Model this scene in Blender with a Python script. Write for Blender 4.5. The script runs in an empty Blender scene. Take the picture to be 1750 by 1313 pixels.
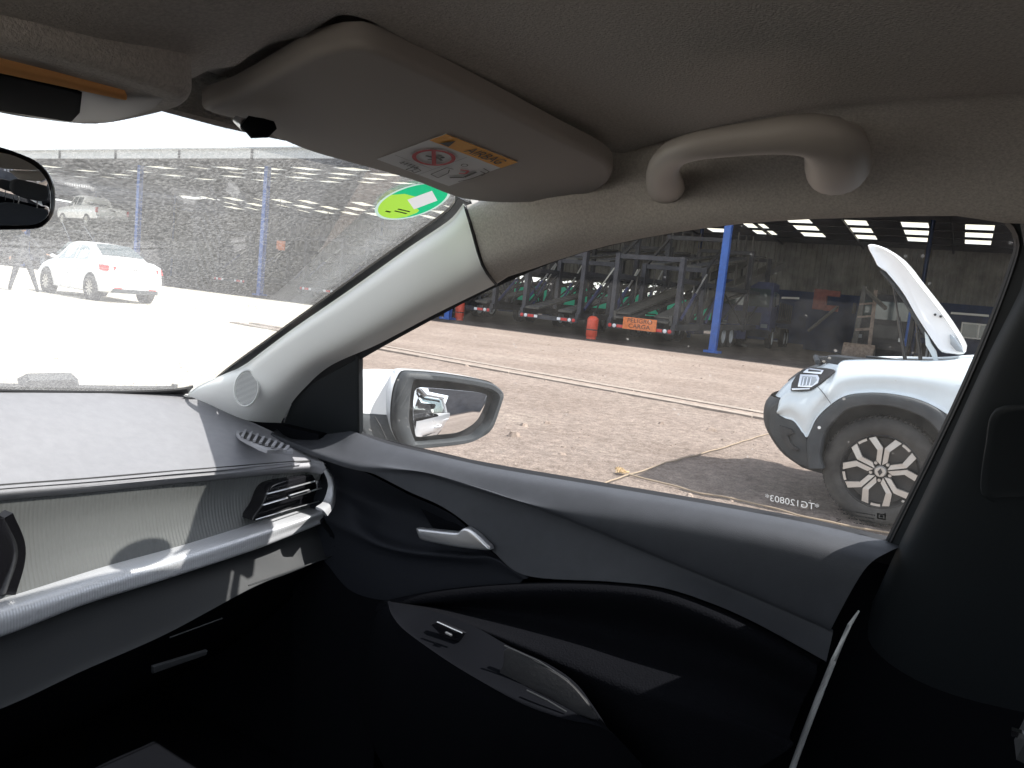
import bpy, math, random
from mathutils import Vector as V, Matrix
from mathutils.geometry import tessellate_polygon
random.seed(7)
S = bpy.context.scene
C = S.collection
R = math.radians
# ------------------------------------------------------------------ camera, sky, sun, exposure
YAW, PITCH, ROLL, FPX = R(60), R(6.4), R(5.9), 1322.0
EYE = V((0, 0, 1.2))
fwd = V((math.sin(YAW)*math.cos(PITCH), math.cos(YAW)*math.cos(PITCH), -math.sin(PITCH)))
R0 = V((math.cos(YAW), -math.sin(YAW), 0))
U0 = R0.cross(fwd)
RT = R0*math.cos(ROLL) + U0*math.sin(ROLL)
UP = U0*math.cos(ROLL) - R0*math.sin(ROLL)
cd = bpy.data.cameras.new('camera'); cam = bpy.data.objects.new('camera', cd); C.objects.link(cam)
m = Matrix((RT, UP, -fwd)).transposed().to_4x4(); m.translation = EYE
cam.matrix_world = m
cd.sensor_width = 36; cd.lens = 36*FPX/1750; cd.clip_start = 0.01; cd.clip_end = 3000
S.camera = cam
SUN = V((.13, -.73, 1.0)).normalized()          # direction towards the sun
elev = math.asin(SUN.z); azim = math.atan2(SUN.x, SUN.y)
w = bpy.data.worlds.new('World'); S.world = w; w.use_nodes = True
nt = w.node_tree; sk = nt.nodes.new('ShaderNodeTexSky'); sk.sky_type = 'NISHITA'; sk.sun_disc = False
sk.sun_elevation = elev; sk.sun_rotation = azim; sk.air_density = 1.0; sk.dust_density = 1.0
bg = nt.nodes['Background']; hs = nt.nodes.new('ShaderNodeHueSaturation'); hs.inputs['Saturation'].default_value = .35; hs.inputs['Value'].default_value = 1.25
nt.links.new(sk.outputs[0], hs.inputs['Color']); nt.links.new(hs.outputs[0], bg.inputs[0]); bg.inputs[1].default_value = 0.15
ld = bpy.data.lights.new('sun', 'SUN'); ld.energy = 4.6; ld.angle = R(.5); ld.color = (1, .95, .88)
lo = bpy.data.objects.new('sun', ld); C.objects.link(lo); lo.rotation_euler = SUN.to_track_quat('Z', 'Y').to_euler()
S.view_settings.view_transform = 'Standard'; S.view_settings.look = 'None'
S.view_settings.exposure = 1.15; S.view_settings.gamma = 1; S.view_settings.use_curve_mapping = False
S.render.engine = 'CYCLES'
cy = S.cycles
cy.use_denoising = True; cy.max_bounces = 12; cy.diffuse_bounces = 5; cy.glossy_bounces = 4
cy.transmission_bounces = 6; cy.transparent_max_bounces = 16; cy.sample_clamp_indirect = 6
cy.caustics_reflective = False; cy.caustics_refractive = False

# ------------------------------------------------------------------ survey helper: photograph pixel -> point on a real plane of the place
def ray(px, py):
    return (fwd*FPX + RT*(px-875) - UP*(py-656.5)).normalized()
def onp(px, py, p0, n):
    d = ray(px, py); n = V(n)
    return EYE + d*((V(p0)-EYE).dot(n)/d.dot(n))
def pX(px, py, X): return onp(px, py, (X, 0, 0), (1, 0, 0))
def pY(px, py, Y): return onp(px, py, (0, Y, 0), (0, 1, 0))
def pZ(px, py, Z): return onp(px, py, (0, 0, Z), (0, 0, 1))
def pS(px, py, off=0): return onp(px, py, (1+off, 0, .93), (1, 0, .53))      # tilted plane of the side glass
WN = V((0, .528, 1)).normalized()
def pW(px, py, off=0): return onp(px, py, V((0, 1.207, .965))-WN*off, WN)     # plane of the windscreen, off = towards the cabin
def pR(px, py, R_):                                                           # vertical plane facing the eye at range R_
    d = ray(px, py); h = math.hypot(d.x, d.y); return EYE + d*(R_/h)

# ------------------------------------------------------------------ materials
def mat(name, col, rough=.6, metal=0, bump=0, bscale=50, var=0, vscale=8, spec=.5, col2=None, dist=.002, coat=0, detail=4):
    m = bpy.data.materials.new(name); m.use_nodes = True
    n = m.node_tree.nodes; L = m.node_tree.links; b = n['Principled BSDF']
    b.inputs['Roughness'].default_value = rough; b.inputs['Metallic'].default_value = metal
    b.inputs['Specular IOR Level'].default_value = spec; b.inputs['Coat Weight'].default_value = coat
    tc = n.new('ShaderNodeTexCoord')
    if var or col2:
        t = n.new('ShaderNodeTexNoise'); t.inputs['Scale'].default_value = vscale; t.inputs['Detail'].default_value = 6
        t.inputs['Roughness'].default_value = .65
        L.new(tc.outputs['Object'], t.inputs['Vector'])
        r = n.new('ShaderNodeValToRGB'); r.color_ramp.elements[0].position = .35; r.color_ramp.elements[1].position = .68
        c2 = col2 or tuple(c*(1-var) for c in col); r.color_ramp.elements[0].color = (*c2, 1)
        r.color_ramp.elements[1].color = (*(col if col2 else tuple(min(1, c*(1+var*.6)) for c in col)), 1)
        L.new(t.outputs[0], r.inputs[0]); L.new(r.outputs[0], b.inputs['Base Color'])
    else: b.inputs['Base Color'].default_value = (*col, 1)
    if bump:
        t = n.new('ShaderNodeTexNoise'); t.inputs['Scale'].default_value = bscale; t.inputs['Detail'].default_value = detail
        L.new(tc.outputs['Object'], t.inputs['Vector'])
        bp = n.new('ShaderNodeBump'); bp.inputs['Strength'].default_value = bump; bp.inputs['Distance'].default_value = dist
        L.new(t.outputs[0], bp.inputs['Height']); L.new(bp.outputs[0], b.inputs['Normal'])
    return m
def wave_bump(m, scale, direction='DIAGONAL', strength=.5, dist=.001, vec=None):
    n = m.node_tree.nodes; L = m.node_tree.links; b = n['Principled BSDF']
    t = n.new('ShaderNodeTexWave'); t.inputs['Scale'].default_value = scale; t.bands_direction = direction
    tc = n.new('ShaderNodeTexCoord'); L.new(tc.outputs['Object'], t.inputs['Vector'])
    bp = n.new('ShaderNodeBump'); bp.inputs['Strength'].default_value = strength; bp.inputs['Distance'].default_value = dist
    L.new(t.outputs[1], bp.inputs['Height']); L.new(bp.outputs[0], b.inputs['Normal'])
    return m
def glass_mat(name, dust, dcol, scale, lo, hi, tint=(1, 1, 1), gloss=.06, spots=0, detail=3, grad=False):
    """clean thin pane (transparent with a little mirror reflection) under a film of real dust that scatters the sun"""
    m = bpy.data.materials.new(name); m.use_nodes = True; n = m.node_tree.nodes; L = m.node_tree.links
    n.remove(n['Principled BSDF']); out = n['Material Output']
    tr = n.new('ShaderNodeBsdfTransparent'); tr.inputs[0].default_value = (*tint, 1)
    gl = n.new('ShaderNodeBsdfGlossy'); gl.inputs['Roughness'].default_value = .0
    fr = n.new('ShaderNodeFresnel'); fr.inputs[0].default_value = 1.45
    ml = n.new('ShaderNodeMath'); ml.operation = 'MULTIPLY'; ml.inputs[1].default_value = gloss/.06; ml.use_clamp = True
    L.new(fr.outputs[0], ml.inputs[0])
    mx = n.new('ShaderNodeMixShader'); L.new(ml.outputs[0], mx.inputs[0]); L.new(tr.outputs[0], mx.inputs[1]); L.new(gl.outputs[0], mx.inputs[2])
    if dust:
        df = n.new('ShaderNodeBsdfDiffuse'); df.inputs[0].default_value = (*dcol, 1)
        tl = n.new('ShaderNodeBsdfTranslucent'); tl.inputs[0].default_value = (*dcol, 1)
        m2 = n.new('ShaderNodeMixShader'); m2.inputs[0].default_value = .6
        L.new(df.outputs[0], m2.inputs[1]); L.new(tl.outputs[0], m2.inputs[2])
        tc = n.new('ShaderNodeTexCoord'); t = n.new('ShaderNodeTexNoise'); t.inputs['Scale'].default_value = scale
        t.inputs['Detail'].default_value = detail; t.inputs['Roughness'].default_value = .7
        L.new(tc.outputs['Object'], t.inputs['Vector'])
        r = n.new('ShaderNodeMapRange'); r.inputs[1].default_value = lo; r.inputs[2].default_value = hi
        r.inputs[3].default_value = dust*.55; r.inputs[4].default_value = dust*1.45
        L.new(t.outputs[0], r.inputs[0]); fac = r.outputs[0]
        t2 = n.new('ShaderNodeTexNoise'); t2.inputs['Scale'].default_value = 3.0; t2.inputs['Detail'].default_value = 4
        L.new(tc.outputs['Object'], t2.inputs['Vector'])
        r2 = n.new('ShaderNodeMapRange'); r2.inputs[1].default_value = .3; r2.inputs[2].default_value = .7
        r2.inputs[3].default_value = .65; r2.inputs[4].default_value = 1.3; L.new(t2.outputs[0], r2.inputs[0])
        mm = n.new('ShaderNodeMath'); mm.operation = 'MULTIPLY'; L.new(fac, mm.inputs[0]); L.new(r2.outputs[0], mm.inputs[1]); fac = mm.outputs[0]
        if grad:
            sx = n.new('ShaderNodeSeparateXYZ'); L.new(tc.outputs['Object'], sx.inputs[0])
            r5 = n.new('ShaderNodeMapRange'); r5.inputs[1].default_value = -.1; r5.inputs[2].default_value = .5; r5.inputs[3].default_value = 1.15; r5.inputs[4].default_value = .85
            L.new(sx.outputs[0], r5.inputs[0]); m5 = n.new('ShaderNodeMath'); m5.operation = 'MULTIPLY'; L.new(fac, m5.inputs[0]); L.new(r5.outputs[0], m5.inputs[1]); fac = m5.outputs[0]
        if spots:
            vo = n.new('ShaderNodeTexVoronoi'); vo.inputs['Scale'].default_value = spots; L.new(tc.outputs['Object'], vo.inputs['Vector'])
            r3 = n.new('ShaderNodeMapRange'); r3.inputs[1].default_value = .10; r3.inputs[2].default_value = .16
            r3.inputs[3].default_value = .22; r3.inputs[4].default_value = 0; L.new(vo.outputs[0], r3.inputs[0])
            t3 = n.new('ShaderNodeTexNoise'); t3.inputs['Scale'].default_value = spots*.4; L.new(tc.outputs['Object'], t3.inputs['Vector'])
            gt = n.new('ShaderNodeMath'); gt.operation = 'GREATER_THAN'; gt.inputs[1].default_value = .6; L.new(t3.outputs[0], gt.inputs[0])
            m4 = n.new('ShaderNodeMath'); m4.operation = 'MULTIPLY'; L.new(r3.outputs[0], m4.inputs[0]); L.new(gt.outputs[0], m4.inputs[1])
            ad = n.new('ShaderNodeMath'); ad.operation = 'ADD'; ad.use_clamp = True; L.new(fac, ad.inputs[0]); L.new(m4.outputs[0], ad.inputs[1]); fac = ad.outputs[0]
        m3 = n.new('ShaderNodeMixShader'); L.new(fac, m3.inputs[0]); L.new(mx.outputs[0], m3.inputs[1]); L.new(m2.outputs[0], m3.inputs[2])
        L.new(m3.outputs[0], out.inputs[0])
    else: L.new(mx.outputs[0], out.inputs[0])
    return m
def trans_mat(name, col, amt=.7):
    m = bpy.data.materials.new(name); m.use_nodes = True; n = m.node_tree.nodes; L = m.node_tree.links
    n.remove(n['Principled BSDF']); out = n['Material Output']
    df = n.new('ShaderNodeBsdfDiffuse'); tl = n.new('ShaderNodeBsdfTranslucent')
    tc = n.new('ShaderNodeTexCoord'); t = n.new('ShaderNodeTexNoise'); t.inputs['Scale'].default_value = 3; L.new(tc.outputs['Object'], t.inputs[0])
    r = n.new('ShaderNodeValToRGB'); r.color_ramp.elements[0].color = (*[c*.8 for c in col], 1); r.color_ramp.elements[1].color = (*col, 1)
    L.new(t.outputs[0], r.inputs[0]); L.new(r.outputs[0], df.inputs[0]); L.new(r.outputs[0], tl.inputs[0])
    mx = n.new('ShaderNodeMixShader'); mx.inputs[0].default_value = amt
    L.new(df.outputs[0], mx.inputs[1]); L.new(tl.outputs[0], mx.inputs[2]); L.new(mx.outputs[0], out.inputs[0]); return m

M = dict(
 liner=mat('headliner_fabric', (.53, .50, .47), .95, bump=1.0, bscale=650, var=.20, vscale=420, dist=.0009, spec=.2),
 visor=mat('visor_vinyl', (.36, .335, .315), .7, bump=.3, bscale=1200, dist=.0004, spec=.3),
 pillar=mat('pillar_plastic', (.78, .79, .775), .42, bump=.15, bscale=1500, dist=.0003),
 grab=mat('handle_plastic', (.38, .35, .325), .5, bump=.2, bscale=1200, dist=.0003),
 dash=mat('dash_top_plastic', (.265, .265, .285), .55, bump=.5, bscale=1300, dist=.0005, var=.07, vscale=60),
 fascia=wave_bump(mat('fascia_ribbed', (.12, .125, .125), .42), 60, 'X', .5, .0012),
 strip=wave_bump(mat('satin_silver_trim', (.52, .53, .56), .36, .35), 90, 'X', .3, .0006),
 ledge=mat('lower_dash_plastic', (.027, .029, .032), .6, spec=.3, bump=.4, bscale=1400, dist=.0004),
 dark=mat('dark_plastic', (.0055, .006, .008), .9, spec=.04, bump=.4, bscale=1200, dist=.0004),  # blacker than the plastic itself: shade on armrest and footwell put into the colour
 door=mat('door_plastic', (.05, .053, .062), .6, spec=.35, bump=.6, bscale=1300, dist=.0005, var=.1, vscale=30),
 door_shaded=mat('door_plastic_shaded', (.016, .018, .024), .7, spec=.2, bump=.5, bscale=1300, dist=.0005),  # door plastic again, falloff of light below the recess put into the colour
 doortex=mat('door_insert', (.005, .0053, .007), .9, spec=.04, bump=1, bscale=420, dist=.001, detail=1),  # shade put into the colour, near black to hide sun patches
 black=mat('black_rubber', (.012, .012, .014), .6, bump=.2, bscale=200),
 gloss=mat('gloss_black', (.01, .01, .012), .18),
 bpil=mat('b_pillar_plastic', (.016, .019, .022), .6, spec=.3, bump=.3, bscale=1200, dist=.0004),
 chrome=mat('satin_chrome', (.62, .63, .66), .28, .8),
 bright=mat('bright_chrome', (.8, .8, .82), .12, 1),
 mirror=mat('mirror_silver', (.86, .87, .88), .0, 1),
 white=mat('white_paint', (.78, .79, .80), .28, coat=.5, var=.03, vscale=3),
 paint_shaded=mat('white_paint_shaded', (.62, .68, .71), .4, coat=.3, var=.06, vscale=4),  # SUV white, dimmed and blued: its shaded side is put into the colour
 tyre=mat('tyre_rubber', (.035, .033, .031), .85, bump=.5, bscale=90, var=.4, vscale=12),
 clad=mat('grey_cladding', (.032, .037, .042), .65, bump=.4, bscale=500, dist=.0006, var=.2, vscale=14),
 bumpb=mat('bumper_black', (.022, .025, .028), .6, bump=.4, bscale=500, dist=.0006, var=.2, vscale=14),
 rimd=mat('rim_black', (.02, .02, .022), .35),
 rims=mat('rim_machined', (.55, .53, .50), .35, .7),
 cglass=mat('car_glass', (.05, .07, .075), .05, spec=.8),
 lens=mat('lamp_lens', (.30, .33, .36), .08, .3),
 red=mat('lamp_red', (.55, .02, .02), .2),
 orange=mat('paint_orange', (.75, .20, .05), .5, var=.25, vscale=9),
 redcyl=mat('cylinder_red', (.62, .07, .03), .45, var=.2, vscale=6),
 yellow=mat('label_orange', (.75, .34, .03), .6),
 paper=mat('label_white', (.62, .63, .65), .6),
 ink=mat('ink_black', (.02, .02, .02), .6),
 inkred=mat('ink_red', (.45, .02, .03), .6),
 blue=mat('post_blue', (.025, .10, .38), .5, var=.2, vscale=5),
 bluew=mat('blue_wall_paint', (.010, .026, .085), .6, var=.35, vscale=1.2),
 steel=mat('dirty_steel', (.030, .030, .038), .6, var=.5, vscale=4, bump=.3, bscale=30),
 deck=mat('deck_steel', (.085, .08, .072), .7, var=.35, vscale=5),
 truckblue=mat('truck_navy', (.03, .04, .12), .5, var=.4, vscale=4),
 conc=mat('concrete', (.27, .225, .19), .9, bump=.5, bscale=30, var=.25, vscale=6, dist=.01),
 fasc=mat('fascia_sheet', (.45, .47, .50), .5, var=.1, vscale=2),
 sheet=mat('corrugated_sheet', (.17, .168, .16), .6, var=.45, vscale=.8),
 roof=mat('roof_sheet', (.10, .10, .115), .7, var=.3, vscale=.7),
 sky_l=trans_mat('skylight_sheet', (.55, .52, .42), .85),
 rope=mat('sisal_rope', (.27, .21, .15), .9, bump=.6, bscale=300),
 leaf=mat('dry_leaf', (.65, .30, .05), .7, var=.3, vscale=60),
 cloth=mat('dark_overalls', (.03, .033, .04), .9, var=.3, vscale=8, bump=.6, bscale=25, dist=.02),
 skin=mat('skin', (.35, .2, .13), .6),
 green=trans_mat('green_mesh', (.05, .50, .32), .35),
 leafg=mat('foliage', (.09, .10, .05), .8, var=.5, vscale=2),
 bark=mat('bark', (.10, .08, .06), .9, var=.3, vscale=4, bump=.6, bscale=12),
 sgreen=mat('sticker_green', (.02, .52, .22), .5), slime=mat('sticker_lime', (.45, .78, .08), .5),
 amber=mat('amber_lens', (.85, .42, .14), .25),
 lampw=mat('tube_white', (.8, .8, .8), .4),
 fabric=mat('seat_fabric', (.03, .032, .038), .95, bump=.8, bscale=600, dist=.0008, var=.2, vscale=200),
 stone=mat('stone', (.25, .195, .16), .9, var=.4, vscale=9, bump=.5, bscale=40),
 tan=mat('tan_cloth', (.22, .17, .13), .9),
)
M['wind'] = glass_mat('windscreen_glass', .225, (.86, .85, .82), 300, .38, .64, tint=(.95, .97, .96), gloss=.018, detail=4, grad=True)
M['sideg'] = glass_mat('side_glass', .034, (.8, .78, .74), 30, .35, .75, tint=(.90, .92, .93), gloss=.035, spots=75)
def tr_of(name):  # sunlit translucent sticker
    pass
M['sgreen'] = trans_mat('sticker_green', (.03, .60, .27), .5); M['slime'] = trans_mat('sticker_lime', (.50, .85, .10), .5)
M['paperT'] = trans_mat('sticker_white', (.85, .82, .82), .5)
M['sclear'] = trans_mat('sticker_edge', (.6, .75, .68), .6)
M['amber'] = trans_mat('amber_lens', (.9, .5, .22), .4)

# ------------------------------------------------------------------ mesh helpers
ORG = {}
def thing(name, loc, label, cat, group=None, rz=0, local=False):
    o = bpy.data.objects.new(name, None); C.objects.link(o); o.location = loc; o.rotation_euler = (0, 0, rz); o.empty_display_size = .1
    o['label'] = label; o['category'] = cat
    if group: o['group'] = group
    ORG[o.name] = V((0, 0, 0)) if local else V(loc)
    return o
def tag(o, label, cat, group=None):
    o['label'] = label; o['category'] = cat
    if group: o['group'] = group
    return o
class MB:
    def __init__(s): s.v = []; s.f = []; s.m = []; s.mi = 0
    def add(s, vs, fs):
        k = len(s.v); s.v += [V(p) for p in vs]; s.f += [tuple(i+k for i in f) for f in fs]; s.m += [s.mi]*len(fs); return s
    def box(s, c, d, rot=None, taper=1):
        x, y, z = d[0]/2, d[1]/2, d[2]/2
        vs = [V((sx*x*(taper if sz > 0 else 1), sy*y*(taper if sz > 0 else 1), sz*z)) for sz in (-1, 1) for sy in (-1, 1) for sx in (-1, 1)]
        if rot is not None: vs = [rot @ v for v in vs]
        return s.add([V(c)+v for v in vs], [(0, 2, 3, 1), (4, 5, 7, 6), (0, 1, 5, 4), (2, 6, 7, 3), (0, 4, 6, 2), (1, 3, 7, 5)])
    def bar(s, a, b, w_, h=None, up=(0, 0, 1)):
        a, b = V(a), V(b); d = b-a; L_ = d.length
        if L_ < 1e-6: return s
        z = d.normalized(); u = V(up)
        if abs(z.dot(u)) > .98: u = V((1, 0, 0))
        x = z.cross(u).normalized(); y = z.cross(x)
        rot = Matrix((x, y, z)).transposed()
        return s.box((a+b)/2, (w_, h or w_, L_), rot)
    def tube(s, pts, r, n=10, flat=1, upv=(0, 0, 1), caps=True):
        pts = [V(p) for p in pts]; N = len(pts)
        rr = r if isinstance(r, (list, tuple)) else [r]*N
        vs = []
        for i, p in enumerate(pts):
            t = (pts[min(i+1, N-1)]-pts[max(i-1, 0)]).normalized(); u = V(upv)
            if abs(t.dot(u)) > .97: u = V((1, .1, 0))
            x = t.cross(u).normalized(); y = t.cross(x).normalized()
            for k in range(n):
                a = 2*math.pi*k/n; vs.append(p + x*math.cos(a)*rr[i] + y*math.sin(a)*rr[i]*flat)
        fs = [(i*n+k, i*n+(k+1) % n, (i+1)*n+(k+1) % n, (i+1)*n+k) for i in range(N-1) for k in range(n)]
        if caps: fs += [tuple(range(n))[::-1], tuple((N-1)*n+k for k in range(n))]
        return s.add(vs, fs)
    def lathe(s, prof, c, axis, n=32):
        """prof: list of (radius, along)"""
        ax = V(axis).normalized(); u = V((0, 0, 1)) if abs(ax.z) < .9 else V((1, 0, 0)); x = ax.cross(u).normalized(); y = ax.cross(x)
        vs = []
        for r, h in prof:
            for k in range(n):
                a = 2*math.pi*k/n; vs.append(V(c)+ax*h+x*math.cos(a)*r+y*math.sin(a)*r)
        fs = [(i*n+k, i*n+(k+1) % n, (i+1)*n+(k+1) % n, (i+1)*n+k) for i in range(len(prof)-1) for k in range(n)]
        return s.add(vs, fs)
    def poly(s, pts): return s.add(pts, [tuple(range(len(pts)))])
    def prism(s, pts, off):
        n = len(pts); off = V(off); pts = [V(p) for p in pts]
        return s.add(pts+[p+off for p in pts], [tuple(range(n))[::-1], tuple(range(n, 2*n))]+[(i, (i+1) % n, n+(i+1) % n, n+i) for i in range(n)])
    def build(s, name, mt, parent=None, smooth=False, ang=40, kind=None):
        org = V((0, 0, 0)); p = parent
        if parent is not None:
            org = ORG.get(parent.name, org)
        me = bpy.data.meshes.new(name); me.from_pydata([tuple(v-org) for v in s.v], [], s.f)
        for x in (mt if isinstance(mt, list) else [mt]): me.materials.append(M[x] if isinstance(x, str) else x)
        if isinstance(mt, list): me.polygons.foreach_set('material_index', s.m)
        me.update()
        import bmesh
        bm = bmesh.new(); bm.from_mesh(me); bmesh.ops.recalc_face_normals(bm, faces=bm.faces)
        if smooth:
            for f in bm.faces: f.smooth = True
            for e in bm.edges:
                if len(e.link_faces) == 2 and e.calc_face_angle(0) > R(ang): e.smooth = False
        bm.to_mesh(me); bm.free()
        o = bpy.data.objects.new(name, me); C.objects.link(o)
        if parent is not None: o.parent = parent
        ORG[o.name] = org
        if kind: o['kind'] = kind
        return o
def cr(p0, p1, p2, p3, t):
    return .5*((2*p1)+(p2-p0)*t+(2*p0-5*p1+4*p2-p3)*t*t+(3*p1-p0-3*p2+p3)*t**3)
def spline(pts, n, closed=False):
    """n points evenly spread (arc length) on a Catmull-Rom through pts"""
    pts = [V(p) for p in pts]; N = len(pts); den = []
    segs = N if closed else N-1
    for i in range(segs):
        g = (lambda j: pts[j % N]) if closed else (lambda j: pts[max(0, min(N-1, j))])
        p0, p1, p2, p3 = g(i-1), g(i), g(i+1), g(i+2)
        if not closed:
            if i == 0: p0 = 2*p1-p2
            if i == N-2: p3 = 2*p2-p1
        for k in range(12): den.append(cr(p0, p1, p2, p3, k/12))
    den.append(pts[0] if closed else pts[-1])
    L_ = [0]
    for a, b in zip(den, den[1:]): L_.append(L_[-1]+(b-a).length)
    out = []; j = 0; tot = L_[-1]; cnt = n if closed else n-1
    for i in range(n):
        t = tot*i/cnt
        while j < len(L_)-2 and L_[j+1] < t: j += 1
        d = L_[j+1]-L_[j]; out.append(den[j].lerp(den[j+1], (t-L_[j])/d if d > 0 else 0))
    return out
def loftmesh(rows, nu, sub, smoothrows=True, even=True):
    rr = [spline(r, nu) if even else [V(p) for p in r] for r in rows]; nu = len(rr[0]); out = []
    K = len(rr)
    for i in range(K-1):
        for k in range(sub):
            t = k/sub
            if smoothrows:
                a, b, c, d = rr[max(i-1, 0)], rr[i], rr[i+1], rr[min(i+2, K-1)]
                out.append([cr(a[j], b[j], c[j], d[j], t) for j in range(nu)])
            else: out.append([rr[i][j].lerp(rr[i+1][j], t) for j in range(nu)])
    out.append(rr[-1]); return out
def loft(name, rows, mt, parent, nu=40, sub=6, smoothrows=True, thick=0, even=True, ang=60, tdir=None):
    g = loftmesh(rows, nu, sub, smoothrows, even); nr = len(g); nu = len(g[0]); b = MB()
    vs = [p for r in g for p in r]
    fs = [(i*nu+j, i*nu+j+1, (i+1)*nu+j+1, (i+1)*nu+j) for i in range(nr-1) for j in range(nu-1)]
    if thick:
        k = len(vs)
        nm = [V((0, 0, 0)) for _ in vs]
        for f in fs:
            nn = (vs[f[1]]-vs[f[0]]).cross(vs[f[3]]-vs[f[0]])
            if nn.length < 1e-12: nn = (vs[f[2]]-vs[f[1]]).cross(vs[f[3]]-vs[f[2]])
            for q in f: nm[q] += nn
        for i, nn in enumerate(nm):
            nn = nn.normalized() if nn.length > 0 else V((0, 0, 1))
            d = V(tdir) if tdir else (vs[i]-EYE)
            if nn.dot(d) < 0: nn = -nn
            nm[i] = nn
        vs += [vs[i]+nm[i]*thick for i in range(k)]
        fs2 = [tuple(q+k for q in f[::-1]) for f in fs]
        bd = [j for j in range(nu)]+[i*nu+nu-1 for i in range(1, nr)]+[(nr-1)*nu+j for j in range(nu-2, -1, -1)]+[i*nu for i in range(nr-2, 0, -1)]
        fs = fs+fs2+[(bd[q], bd[(q+1) % len(bd)], bd[(q+1) % len(bd)]+k, bd[q]+k) for q in range(len(bd))]
    b.add(vs, fs); return b.build(name, mt, parent, True, ang)
def inset(pts, n, d):
    N = len(pts); out = []
    for i in range(N):
        a, b, c = pts[i-1], pts[i], pts[(i+1) % N]
        e1 = (b-a); e2 = (c-b)
        n1 = n.cross(e1).normalized() if e1.length > 1e-9 else V((0, 0, 0)); n2 = n.cross(e2).normalized() if e2.length > 1e-9 else V((0, 0, 0))
        q = n1+n2
        if q.length < 1e-6: q = n1
        q.normalize(); out.append(b+q*d/max(.35, q.dot(n1)))
    return out
def area_n(pts):
    s = V((0, 0, 0))
    for i in range(len(pts)): s += pts[i-1].cross(pts[i])
    return s.normalized()
def pad(name, pts, mt, parent, thick=.01, bev=.004, nsm=0, steps=3, toward=None, mb=None, crown=0):
    """solid plate whose front face follows pts (facing toward), thick behind it, edges rounded"""
    pts = [V(p) for p in pts]
    if nsm: pts = spline(pts, nsm, True)
    n = area_n(pts); c = sum(pts, V((0, 0, 0)))/len(pts)
    tw = V(toward) if toward else EYE-c
    if n.dot(tw) < 0: pts = pts[::-1]; n = -n
    rings = [[p-n*thick for p in pts]]
    for k in range(steps+1):
        a = math.pi/2*k/steps
        rings.append([p-n*(bev-bev*math.sin(a)) for p in inset(pts, n, bev*(1-math.cos(a)))])
    b = mb or MB(); N = len(pts); vs = [p for r in rings for p in r]
    fs = [(i*N+j, i*N+(j+1) % N, (i+1)*N+(j+1) % N, (i+1)*N+j) for i in range(len(rings)-1) for j in range(N)]
    fs += [tuple(range(N))[::-1]]
    k = (len(rings)-1)*N
    if crown:
        vs.append(c+n*crown); fs += [(k+j, k+(j+1) % N, len(vs)-1) for j in range(N)]
    else: fs.append(tuple(k+j for j in range(N)))
    b.add(vs, fs)
    return b if mb else b.build(name, mt, parent, True, 50)
def text_mesh(txt, size, name='text', mirror=False):
    cu = bpy.data.curves.new(name, 'FONT'); cu.body = txt; cu.size = size; cu.align_x = 'CENTER'; cu.align_y = 'CENTER'
    o = bpy.data.objects.new(name, cu); C.objects.link(o)
    dg = bpy.context.evaluated_depsgraph_get(); me = bpy.data.meshes.new_from_object(o.evaluated_get(dg))
    vs = [v.co.copy() for v in me.vertices]; fs = [tuple(p.vertices) for p in me.polygons]
    bpy.data.objects.remove(o); bpy.data.curves.remove(cu); bpy.data.meshes.remove(me)
    if mirror: vs = [V((-v.x, v.y, v.z)) for v in vs]
    return vs, fs
def copy_tree(o, loc=None, rz=None, label=None, parent=None):
    c = o.copy(); C.objects.link(c); c.parent = parent; ORG[c.name] = ORG.get(o.name, V((0, 0, 0)))
    if loc is not None: c.location = loc
    if rz is not None: c.rotation_euler = (0, 0, rz)
    if label: c['label'] = label
    for ch in [x for x in bpy.data.objects if x.parent == o]: copy_tree(ch, parent=c)
    return c
# ------------------------------------------------------------------ THE CAR WE SIT IN (one thing, everything fixed to it is a part)
car = thing('parked_car', (.3, .3, 0), 'white saloon car seen from inside, grey headliner, dark dashboard and closed passenger door', 'car')
def W(*p, off=.0): return [pW(a, b, off) for a, b in p]
def Sd(*p, off=0): return [pS(a, b, off) for a, b in p]
def X3(*p): return [pX(a, b, c) for a, b, c in p]
def Y3(*p): return [pY(a, b, c) for a, b, c in p]
def Z3(*p): return [pZ(a, b, c) for a, b, c in p]
# --- windscreen: pane, black border, sticker
def wpt(x, y): return V((x, y, .965+.528*(1.207-y)))
wp = [wpt(-.50, 1.24), wpt(.3, 1.30), wpt(.96, 1.25), wpt(.90, .9), wpt(.86, .50), wpt(.3, .44), wpt(-.42, .42), wpt(-.46, .9)]
g = MB(); g.add(wp, [(0, 1, 2, 3, 7), (7, 3, 4, 5, 6)]); wind = g.build('windscreen', 'wind', car)
loft('windscreen_border', [W((352, 663), (391, 630), (460, 580), (560, 508), (660, 437), (745, 377), (774, 352), (778, 335), off=.004),
     W((388, 640), (420, 628), (505, 566), (605, 496), (705, 424), (770, 380), (800, 372), (812, 352), off=.004)], 'gloss', car, 40, 2, False, thick=.003)
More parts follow.
